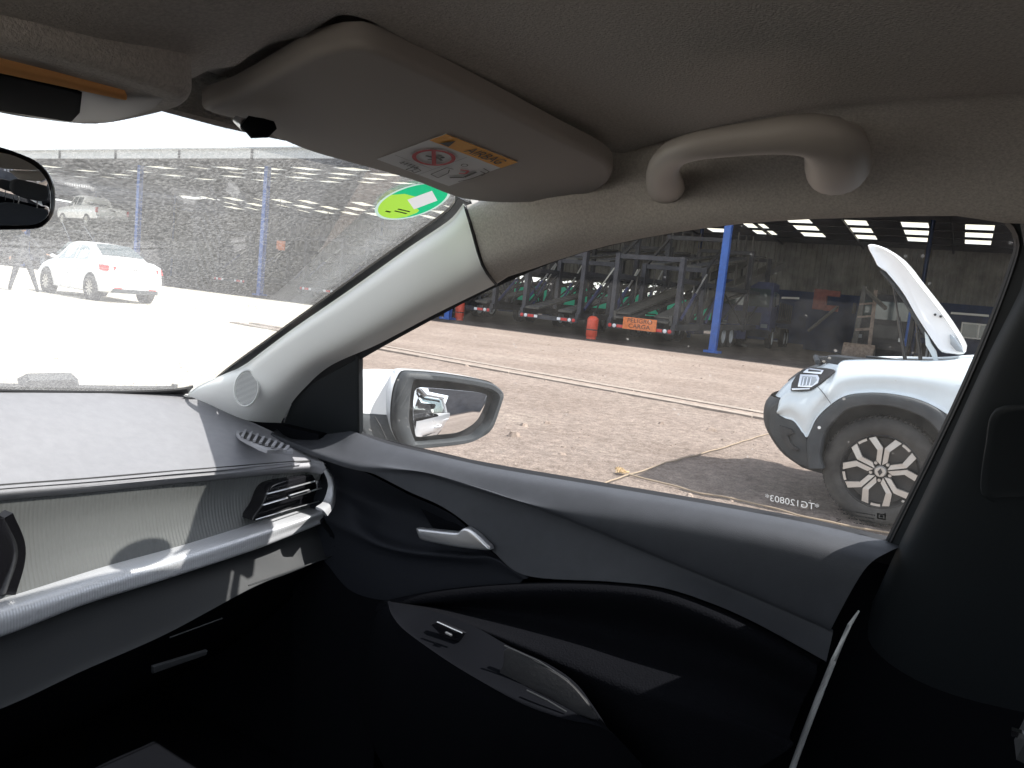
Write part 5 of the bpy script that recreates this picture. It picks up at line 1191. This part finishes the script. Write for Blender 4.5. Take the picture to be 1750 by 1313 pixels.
loft('arch_cladding', [[p+V((.03, 0, 0)) for p in ao], ao, [a.lerp(b, .12)+V((-.022, 0, 0)) for a, b in zip(ao, ai)], [a.lerp(b, .75)+V((-.026, 0, 0)) for a, b in zip(ao, ai)], ai, [p+V((.20, 0, -.0)) for p in ai]], 'clad', suv, 60, 4, even=False)
g = MB(); wc_ = pX(1504, 808, NS+.03)
hv = [wc_+V((o, math.cos(q*math.pi/24)*rr_, .03+math.sin(q*math.pi/24)*rr_)) for o, rr_ in ((.01, .435), (.26, .43), (.26, .01)) for q in range(25)]
g.add(hv, [(i*25+j, i*25+j+1, (i+1)*25+j+1, (i+1)*25+j) for i in range(2) for j in range(24)]); g.build('wheel_well', 'black', suv, True)
g = MB(); g.lathe([(0, .0), (.010, .0), (.011, -.01)], pX(1400, 731, NS-.034), (-1, 0, 0), 12); g.build('reflector', 'lampw', suv)
wr = .345
wcz = V((NS+.02, wc_.y, wr)); wheel(suv, wcz, wr, .22, -1, 'spoke'); wheel(suv, (2*SUX-NS-.02, wc_.y, wr), wr, .22, 1, 'multi')
for s, xx in ((-1, NS+.02), (1, 2*SUX-NS-.02)): wheel(suv, (xx, wc_.y-2.67, wr), wr, .22, s, 'multi')
# headlamp: dark housing, bright reflectors under a clear lens
hl = [(1350, 667), (1351.5, 655), (1358, 643.5), (1369, 631.5), (1386, 628), (1411, 629.5), (1424, 632), (1425, 635), (1419, 641), (1407, 650), (1396, 659), (1385, 666), (1368, 668)]
def hp_(a, b, o): p = pX(a, b, NS-.04+o); q = bend(p); return q
hd = pad('headlamp', [hp_(a, b, .012) for a, b in hl], 'rimd', suv, .05, .003, toward=(-1, .3, 0))
def hpoly(name, pts, mt, o=-.004): return pad(name, [hp_(a, b, .012+o) for a, b in pts], mt, hd, .004, .001, toward=(-1, .3, 0))
hpoly('lamp_light_guide', [(1377, 631), (1384, 630), (1406, 633), (1402, 640), (1376, 637.5), (1370, 637)], 'bright')
hpoly('lamp_recess', [(1380, 631.5), (1402, 634), (1400, 636), (1379, 635)], 'rimd', -.007)
hpoly('lamp_light_guide', [(1366, 640), (1396, 641), (1399, 647), (1397, 655), (1386, 662), (1363, 661)], 'bright')
hpoly('lamp_reflector', [(1370, 643), (1393, 644), (1396, 650), (1388, 659), (1367, 659)], 'lens', -.007)
for k in range(3): hpoly('lamp_rib', [(1372+k*6, 645), (1374+k*6, 645), (1372+k*6, 659), (1370+k*6, 659)], 'bright', -.010)
hpoly('lamp_sill', [(1352, 664), (1384, 663), (1383, 665.5), (1353, 667)], 'chrome', -.006)
g = MB(); g.tube([bend(pX(1396, 660, NS-.043)), bend(pX(1408, 673, NS-.036)), bend(pX(1420, 690, NS-.030))], .0025, 6); g.build('panel_gap', 'clad', suv)
# engine bay: dark floor, slam panel, far wing, struts
g = MB(); g.box((SUX, .36, .90), (1.36, .86, .06)); g.build('engine_bay', 'rimd', suv)
for k, (x, y, z, a, b, c) in enumerate([(6.0, .6, .97, .5, .45, .10), (6.55, .5, .98, .25, .3, .10), (5.7, .25, .98, .2, .25, .08), (6.4, .80, .97, .8, .12, .05)]):
    g = MB(); g.box((x, y, z), (a, b, c)); g.build('engine_part', 'clad' if k != 2 else 'steel', suv)
g = MB(); g.tube([V((5.62, .86, .97)), V((5.75, .90, 1.0)), V((6.0, .91, .985)), V((6.4, .90, .98))], .018, 8); g.build('front_hose', 'clad', suv, True)
loft('far_wing', [[V((2*SUX-p.x, p.y, p.z)) for p in r] for r in ([top_in2, top_in, mids[0]]+mids[1:])], 'paint_shaded', suv, 100, 2, even=False)
# bonnet: curved panel between its two side profiles
bo = [(1483, 419), (1502, 420), (1516, 427), (1531, 437), (1548, 455), (1564.6, 477), (1598, 519), (1627, 559), (1650, 598), (1645, 606), (1628, 605), (1610, 602), (1598, 588), (1587, 572), (1564.6, 537), (1545, 503), (1525, 477), (1508, 458), (1500, 455), (1494, 443)]
n0 = spline([pX(a, b, 5.52) for a, b in bo], 80, True)
def shr(rg, k, x, dz=0): c = sum(rg, V((0, 0, 0)))/len(rg); return [V((x, c.y+(p.y-c.y)*(1+(k-1)*.3), c.z+(p.z-c.z)*(1+(k-1)*.3)+dz)) for p in rg]
rings_ = [shr(n0, .55, 5.50), shr(n0, .86, 5.488), shr(n0, .97, 5.495), shr(n0, 1, 5.52), shr(n0, 1.0, 5.8, .02), shr(n0, 1.0, 6.2, .035), shr(n0, 1.0, 6.6, .02), shr(n0, 1, 6.88), shr(n0, .97, 6.905), shr(n0, .86, 6.91), shr(n0, .55, 6.90)]
g = MB(); nn = 80; g.add([p for r in rings_ for p in r], [(i*nn+j, i*nn+(j+1) % nn, (i+1)*nn+(j+1) % nn, (i+1)*nn+j) for i in range(len(rings_)-1) for j in range(nn)]+[tuple(range(nn)), tuple((len(rings_)-1)*nn+j for j in range(nn))])
bn = g.build('bonnet', 'white', suv, True, 50)
g = MB(); iu = [(1508, 460), (1526, 480), (1546, 507), (1566, 540), (1588, 576), (1600, 592)]
g.tube([pX(a-2, b+2, 5.6) for a, b in iu], .014, 8); g.build('bonnet_inner_edge', 'clad', bn, True)
for a, b in ((1598, 538), (1607.5, 541)): g = MB(); g.lathe([(0, .0), (.008, .0), (.008, -.01)], pX(a, b, 5.484), (-1, 0, 0), 10); g.build('bonnet_bolt', 'clad', bn)
pad('bonnet_rear_corner', [pX(a, b, 5.47) for a, b in [(1623, 571), (1632, 577), (1645, 597), (1647, 603), (1634, 600), (1624, 588)]], 'lens', bn, .02, .003, toward=(-1, 0, 0))
for a, b, r_ in (((1526, 484), (1548, 622), .006), ((1563, 530), (1574, 622), .006)):
    p, q = pX(*a, 5.75), pX(*b, 5.75); g = MB(); g.tube([p, p.lerp(q, .45)], r_, 8); g.tube([p.lerp(q, .42), q], r_*2.1, 10); g.build('gas_strut', 'rimd', suv, True)
pad('bonnet_hinge', [pX(a, b, 5.55) for a, b in [(1580, 567), (1586, 574), (1592, 588), (1600, 600), (1604, 618), (1598, 622), (1590, 604), (1582, 590)]], 'paint_shaded', suv, .03, .003, toward=(-1, 0, 0))
# cowl, screen, cabin and rear body (mostly behind the pillar, built for other viewpoints)
g = MB(); g.box((SUX, -.02, 1.03), (1.40, .22, .05)); g.build('cowl', 'clad', suv)
rt = thing
def suv_side(s):
    X = NS if s < 0 else 2*SUX-NS
    return X
cab = [(-.05, 1.06, .80), (-.45, 1.42, .70), (-.80, 1.62, .66), (-1.5, 1.67, .65), (-2.6, 1.64, .65), (-3.0, 1.55, .66), (-3.15, 1.10, .74)]
loft('cabin', [[V((SUX+s*w_*q, y, 1.0+(z-1.0)*h)) for (q, h) in ((1.22, 0), (1.10, .5), (1.0, .93), (.8, 1.0))] if False else [V((SUX-(.86+(w_-.86)*h), y, 1.0+(z-1.0)*h)) for h in (0, .5, .95)]+[V((SUX-w_*.8, y, z)), V((SUX, y, z+.03)), V((SUX+w_*.8, y, z))]+[V((SUX+(.86+(w_-.86)*h), y, 1.0+(z-1.0)*h)) for h in (.95, .5, 0)] for (y, z, w_) in cab], 'paint_shaded', suv, 30, 4)
for s in (-1, 1):
    X = SUX+s*.87
    loft('body_side', [[V((X-s*.02, y, 1.02)) for y in (-.02, -.6, -1.5, -2.6, -3.2)], [V((X+s*.015, y, .85)) for y in (-.02, -.6, -1.5, -2.6, -3.25)], [V((X+s*.01, y, .55)) for y in (-.02, -.6, -1.5, -2.6, -3.25)], [V((X-s*.04, y, .28)) for y in (-.05, -.6, -1.5, -2.6, -3.2)]], 'paint_shaded', suv, 30, 4)
    g = MB(); g.prism([V((X-s*.005, -.28, 1.05)), V((X-s*.005, -2.7, 1.05)), V((X-s*.13, -2.6, 1.50)), V((X-s*.14, -.95, 1.52)), V((X-s*.10, -.62, 1.40))], (s*.012, 0, 0)); g.build('side_window', 'cglass', suv)
    g = MB(); g.tube([V((X, -.35, 1.06)), V((X+s*.10, -.36, 1.10)), V((X+s*.19, -.38, 1.12))], [.03, .08, .07], 12, flat=.7); g.build('door_mirror', 'rimd', suv, True)
g = MB(); g.prism([V((SUX-.70, -.09, 1.10)), V((SUX+.70, -.09, 1.10)), V((SUX+.62, -.68, 1.56)), V((SUX-.62, -.68, 1.56))], (0, .01, .02)); g.build('front_screen', 'cglass', suv)
g = MB(); g.box((SUX, -3.2, .8), (1.6, .12, .9)); g.build('tailgate', 'paint_shaded', suv)
# ------------------------------------------------------------------ CAR CARRIERS in the shed (local: x from the tail forwards, y across, z up)
def carrier(loc, rz, label, mtf='steel', ramp=False, sign=False, low=False):
    t = thing('car_carrier', loc, label, 'car carrier', 'car carrier trailers parked in the shed', rz, True)
    W2 = 1.2
    def b(name, fn, mt=mtf, kind=None, smooth=False):
        g = MB(); fn(g); o = g.build(name, mt, t, smooth); 
        if kind: o['kind'] = kind
        return o
    bp_ = b('rear_bumper', lambda g: g.box((.0, 0, .55), (.16, 2.5, .16)), 'steel')
    for s in (-1, 1):
        for y in (.95, 1.12):
            g = MB(); g.lathe([(0, .01), (.055, .01), (.07, 0), (.07, -.03)], (-.09, s*y, .56), (-1, 0, 0), 16); g.build('tail_lamp', 'red' if y > 1 else 'lampw', bp_, True)
        g = MB(); g.box((-.09, s*.72, .56), (.02, .26, .10)); g.build('lamp_strip', 'red', bp_)
        g = MB(); g.box((-.09, s*.50, .56), (.02, .14, .10)); g.build('lamp_strip', 'lampw', bp_)
    hs = [(.25, 3.15), (2.9, 3.0), (5.3, 4.4), (9.5, 4.3), (13.0, 4.3)] if not low else [(.25, 2.6), (2.9, 2.6), (5.3, 2.6), (9.5, 2.6), (13.0, 2.6)]
    for x, h in hs:
        for s in (-1, 1): b('upright', lambda g: g.box((x, s*W2, (h+.7)/2), (.26, .16, h-.7)))
        b('cross_beam', lambda g: g.box((x, 0, h-.1), (.18, 2.4, .16)))
    for s in (-1, 1):
        b('side_rail', lambda g: g.bar((0, s*W2, .72), (13.2, s*W2, .95), .14, .22))
        b('side_rail', lambda g: g.bar((.2, s*W2, 2.35), (13.2, s*W2, 2.55), .10, .16))
        for (x0, z0, x1, z1, w_) in [q for q in ((.3, .8, 2.8, 2.3, .07), (2.9, 2.9, 5.2, 4.2, .10), (3.0, .85, 5.2, 2.4, .09), (5.4, 2.4, 9.4, .95, .06), (5.4, .9, 9.4, 2.5, .06), (.3, 2.3, 1.4, .9, .05), (1.6, .9, 2.7, 2.3, .05), (9.6, .95, 12.9, 2.5, .06)) if not (low and q[3] > 2.6)]:
            b('brace', lambda g: g.bar((x0, s*W2, z0), (x1, s*W2, z1), w_))
        for (x0, z0, x1, z1) in ((.35, 1.0, 2.7, 2.75), (3.3, .95, 5.2, 2.9)):
            a_, c_ = V((x0, s*(W2+.12), z0)), V((x1, s*(W2+.12), z1))
            o = b('lift_cylinder', lambda g: g.tube([a_, a_.lerp(c_, .55)], .055, 8), 'truckblue', smooth=True)
            g = MB(); g.tube([a_.lerp(c_, .5), c_], .030, 8); g.build('piston_rod', 'chrome', o, True)
        for k in range(12): b('rail_post', lambda g: g.box((5.6+k*.62, s*W2, 4.55+.0*k), (.04, .04, .55+.25*((k*5) % 3 == 0))), 'deck') if k % 2 == 0 and not low else None
        # wheel tracks of both decks
        for x0, z0, x1, z1 in ((-.05, .86, 5.2, 1.75), (5.2, 1.75, 12.8, 2.75), (2.9, 3.02, 13.0, 4.35) if not low else (.2, 2.68, 13.0, 2.72)):
            b('deck_track', lambda g: g.box(((x0+x1)/2, s*.72, (z0+z1)/2), (math.hypot(x1-x0, z1-z0), .58, .07), Matrix.Rotation(-math.atan2(z1-z0, x1-x0), 3, 'Y')), 'deck')
            for q in range(int((x1-x0)/.55)):
                f = (q+.5)/((x1-x0)/.55)
                b('deck_rib', lambda g: g.box((x0+(x1-x0)*f, s*.72, z0+(z1-z0)*f+.045), (.05, .56, .03)), 'steel')
        for x in (6.4, 7.6): wheel(t, (x, s*1.28, .48), .48, .3, s, 'multi') if False else truck_wheel(t, x, s)
        b('mudguard', lambda g: g.box((7.0, s*1.1, 1.06), (2.5, .36, .05)), 'steel')
        b('tank_box', lambda g: g.box((9.6, s*.98, .62), (1.4, .4, .5)), 'truckblue')
    if ramp:
        for s in (-1, 1):
            b('ramp_beam', lambda g: g.bar((.1, s*1.05, .92), (17.2, s*1.05, 4.35), .10, .34), 'deck')
            b('ramp_plate', lambda g: g.bar((.1, s*.72, 1.02), (17.2, s*.72, 4.45), .56, .06), 'deck')
            for k in range(9): b('rail_post', lambda g: g.box((2.0+k*1.8, s*1.12, .92+.2*(1+k*1.8)+.9), (.05, .05, .85+.3*(k % 3 == 1))), 'deck')
    if sign:
        g = MB(); g.box((-.13, -.02, .70), (.02, 1.25, .42)); sg = g.build('warning_board', 'orange', t)
        for tx, z in (('PELIGRO', .80), ('CARGA', .61)):
            vs, fs = text_mesh(tx, .21); g = MB(); g.add([V((-.145, -p.x*1.15-.02, p.y+z)) for p in vs], fs); g.build('board_lettering', 'ink', sg)
    return t
_tw = {}
def truck_wheel(t, x, s, r=.48):
    c = V((x, s*1.25, r)); ax = (0, s, 0)
    g = MB(); g.lathe([(r*.62, -.02), (r*.8, .0), (r*.96, -.02), (r, -.05), (r, -.26), (r*.8, -.3)], c, ax, 28); w_ = g.build('wheel', 'tyre', t, True)
    g = MB(); g.lathe([(0, -.06), (r*.25, -.05), (r*.34, -.14), (r*.52, -.15), (r*.60, -.01), (r*.64, -.015)], c, ax, 24); g.build('rim', 'fasc', w_, True); return w_
cA = carrier((25.9, 10.0, 0), 0, 'dark car carrier trailer with an orange PELIGRO CARGA board at its tail', ramp=True, sign=True)
cB = carrier((26.3, 13.9, 0), 0, 'dark empty car carrier with red and white tail lamps, left of the orange gas bottle')
others = [((27.4, 18.4, 0), 0, 'dark car carrier just right of the windscreen pillar, a tyre showing at its side'),
          ((27.5, 23.2, 0), 0, 'dark trailer deep in the shed seen through the dusty windscreen near its pillar'),
          ((28.0, 27.6, 0), 0, 'dark trailer between the two blue posts nearest the windscreen pillar'),
          ((28.0, 34.0, 0), 0, 'dark trailer behind the hanging orange board seen through the windscreen')]
carrier((28.5, 43.5, 0), R(88), 'blue grey carrier carrying the white pickup at the far end of the shed', low=True)
for loc, rz, lb in others: copy_tree(cB, loc, rz, lb)
# ------------------------------------------------------------------ gas cylinders
def cylinder(px, py, X, h, r, label):
    p = pX(px, py, X); t = thing('gas_cylinder', (p.x, p.y, 0), label, 'gas cylinder', 'red gas cylinders', 0, True)
    g = MB(); g.lathe([(0, .05), (r*.8, .05), (r, .12), (r, h*.78), (r*.92, h*.86), (r*.6, h*.93), (r*.3, h*.95), (0, h*.96)], (0, 0, 0), (0, 0, 1), 24); g.build('bottle', 'redcyl', t, True)
    g = MB(); g.lathe([(r*.8, 0), (r*.86, 0), (r*.86, .1), (r*.8, .1)], (0, 0, 0), (0, 0, 1), 24); g.build('foot_ring', 'redcyl', t, True)
    g = MB(); g.tube([(0, 0, h*.93), (0, 0, h+.06)], .03, 8); g.tube([(0, 0, h+.02), (.0, -.10, h+.03)], .018, 6); g.build('valve', 'rimd', t, True)
    g = MB(); g.lathe([(r*1.01, h*.36), (r*1.015, h*.37), (r*1.015, h*.40), (r*1.01, h*.41)], (0, 0, 0), (0, 0, 1), 24); g.build('strap', 'rimd', t, True); return t
cylinder(1012, 560, 25.3, .86, .20, 'tall orange red gas cylinder standing at the tail of the trailer with the board')
cylinder(785, 540, 27.0, .86, .19, 'red gas cylinder on a trolley beside the windscreen pillar')
# ------------------------------------------------------------------ pickup on the carrier
t = thing('pickup_truck', (29.4, 49.2, 2.76), 'white double cab pickup standing high on a carrier beside the cabin mirror', 'pickup', None, R(-7), True); t.scale = (1.12, 1.12, 1.12)
st = [(-2.55, .62, .80, .85, .86, 1.12, .84, 1.14, .80), (-2.45, .5, .84, .85, .88, 1.14, .86, 1.16, .82), (-.95, .45, .84, .85, .89, 1.15, .87, 1.17, .82), (-.90, .45, .84, .85, .89, 1.15, .87, 1.35, .72), (-.75, .45, .84, .85, .89, 1.15, .87, 1.74, .62), (.2, .45, .84, .85, .89, 1.15, .87, 1.80, .62), (.55, .45, .84, .85, .89, 1.12, .87, 1.70, .64), (1.15, .45, .84, .85, .89, 1.08, .87, 1.20, .72), (2.2, .45, .84, .8, .88, 1.00, .84, 1.08, .62), (2.5, .5, .7, .75, .75, .9, .7, .96, .5)]
bd, sm_ = body_sections(st, 'white', t)
for s in (-1, 1):
    for y in (-1.45, 1.55): wheel(t, (s*.90, y, .38), .38, .24, s, 'multi')
    g = MB(); g.poly([sm_(y, q, s) for y, q in [(-.70, .1), (-.10, .1), (-.10, .9), (-.66, .9)]]); g.build('side_window', 'cglass', t)
    g = MB(); g.poly([sm_(y, q, s) for y, q in [(-.02, .1), (.80, .1), (.40, .9), (-.02, .9)]]); g.build('side_window', 'cglass', t)
    g = MB(); g.box((s*.84, -2.56, .98), (.12, .05, .28)); g.build('tail_lamp', 'red', t)
g = MB(); g.add([V((-.62, -.93, 1.28)), V((.62, -.93, 1.28)), V((.55, -.80, 1.68)), V((-.55, -.80, 1.68))], [(0, 1, 2, 3)]); g.build('rear_window', 'cglass', t)
g = MB(); g.box((0, -2.58, .95), (1.5, .04, .40)); g.build('tailgate', 'white', t); g = MB(); g.box((0, -2.61, 1.02), (.3, .02, .06)); g.build('tailgate_handle', 'rimd', t)
g = MB(); g.box((0, -2.62, .60), (1.7, .16, .12)); g.build('rear_bumper', 'chrome', t)
# ------------------------------------------------------------------ lorry under the ramp and machinery to the right
def lorry(loc, rz, label, mt='truckblue'):
    t = thing('lorry', loc, label, 'lorry', None, rz, True)
    def b(name, c, d, m_=mt, par=None, tp=1): g = MB(); g.box(c, d, None, tp); return g.build(name, m_, par or t)
    cab_ = b('cab', (1.0, 0, 1.95), (2.0, 2.4, 2.3), mt, None, .94)
    b('windscreen', (-.01, 0, 2.35), (.06, 2.1, .85), 'cglass', cab_); b('grille', (-.03, 0, 1.35), (.06, 1.5, .6), 'rimd', cab_); b('front_bumper', (-.12, 0, .70), (.3, 2.45, .35), 'steel')
    for s in (-1, 1):
        b('side_window', (.9, s*1.16, 2.35), (.9, .05, .7), 'cglass', cab_); b('headlamp', (-.06, s*.95, 1.05), (.05, .3, .18), 'lens', cab_); b('wing_mirror', (.1, s*1.38, 2.35), (.1, .12, .5), 'rimd')
        for x in (1.1, 5.6, 6.8): truck_wheel(t, x, s, .5)
        b('chassis_rail', (4.4, s*.4, .95), (7.2, .12, .25), 'steel'); b('fuel_tank', (3.2, s*.95, .75), (1.3, .5, .55), 'deck')
    b('bed', (5.2, 0, 1.35), (5.0, 2.4, .16), 'steel')
    for k in range(7): b('stake', (2.9+k*.76, -1.17, 1.85), (.08, .06, .9), 'deck')
    return t
lorry((37.5, 9.3, 0), R(4), 'dark navy lorry parked under the trailer ramp behind the blue post')
lorry((40.5, 3.6, 0), R(-6), 'dark lorry with stakes standing right of the ramp in the shed', 'steel')
def gear(px, py, X, label):
    p = pX(px, py, X); t = thing('engine_hoist', (p.x, p.y, 0), label, 'machine', None, 0, True)
    def br(name, a, b_, w_, m_='stone'): g = MB(); g.bar(a, b_, w_); return g.build(name, m_, t)
    br('mast', (0, .1, 0), (.1, .0, 3.0), .18, 'deck'); br('mast', (0, -.5, 0), (.1, -.4, 2.9), .12, 'stone'); br('boom', (.1, 0, 2.9), (-.6, -.9, 2.2), .12, 'deck'); br('cross_bar', (0, .1, 1.3), (0, -.5, 1.4), .10, 'stone')
    for z in (.6, 1.8, 2.3): br('cross_bar', (0, .1, z), (0, -.5, z+.1), .07, 'stone')
    g = MB(); g.tube([(-.3, .4, .42), (-.3, -.7, .42)], .36, 18); g.build('drum', 'stone', t, True)
    g = MB(); g.tube([(-.3, -.705, .42), (-.3, -.73, .42)], .2, 14); g.build('drum_hub', 'rimd', t, True); return t
gear(1462, 596, 33, 'rusty mast machine with a brown drum below the second blue post')
def pole(a, b_, X, r, mt, label, X2=None):
    p, q = pX(*a, X), pX(*b_, X2 or X); g = MB(); g.tube([p, q], r, 8); tag(g.build('pole', mt, None, True), label, 'pole')
pole((1381, 566), (1432, 524), 34, .06, 'deck', 'grey pole leaning diagonally left of the rusty mast machine')
pole((1546, 592), (1556, 530), 36, .05, 'blue', 'thin blue pole leaning in front of the dark blue wall')
p = pX(1402, 512, 37); g = MB(); g.box(p, (.3, .55, .9)); g.box(p+V((-.05, -.5, .3)), (.25, .6, .25)); g.box(p+V((-.05, -.5, -.35)), (.25, .6, .25)); tag(g.build('red_bracket', mat('dull_red', (.16, .045, .035), .7, var=.4, vscale=5), None), 'dull red C shaped steel bracket among the dark lorries', 'bracket')
# scrap lying on the shed floor
lbs = ['pale plank lying flat on the dark floor right of the blue post', 'short white offcut on the dark floor under the lorries', 'grey bar lying by the wheels of the dark lorry', 'tilted plate by the rusty drum', 'pale bar near the kerb', 'rusty plate lying before the blue wall']
for k, (a, b_, r_) in enumerate((((1260, 588), (1292, 596), .10), ((1352, 584), (1368, 586), .09), ((1316, 583), (1345, 578), .04), ((1418, 590), (1424, 586), .12), ((1390, 582), (1402, 568), .04), ((1530, 592), (1552, 596), .06))):
    p, q = pZ(a[0], max(a[1], 583), .06), pZ(b_[0], max(b_[1], 583), .10)
    if (q-p).length > 4: q = p+(q-p).normalized()*2.2
    g = MB(); g.bar(p, q, r_*2, r_); tag(g.build('scrap_piece', ['deck', 'lampw', 'fasc', 'lampw', 'deck', 'stone'][k], None), lbs[k], 'scrap')
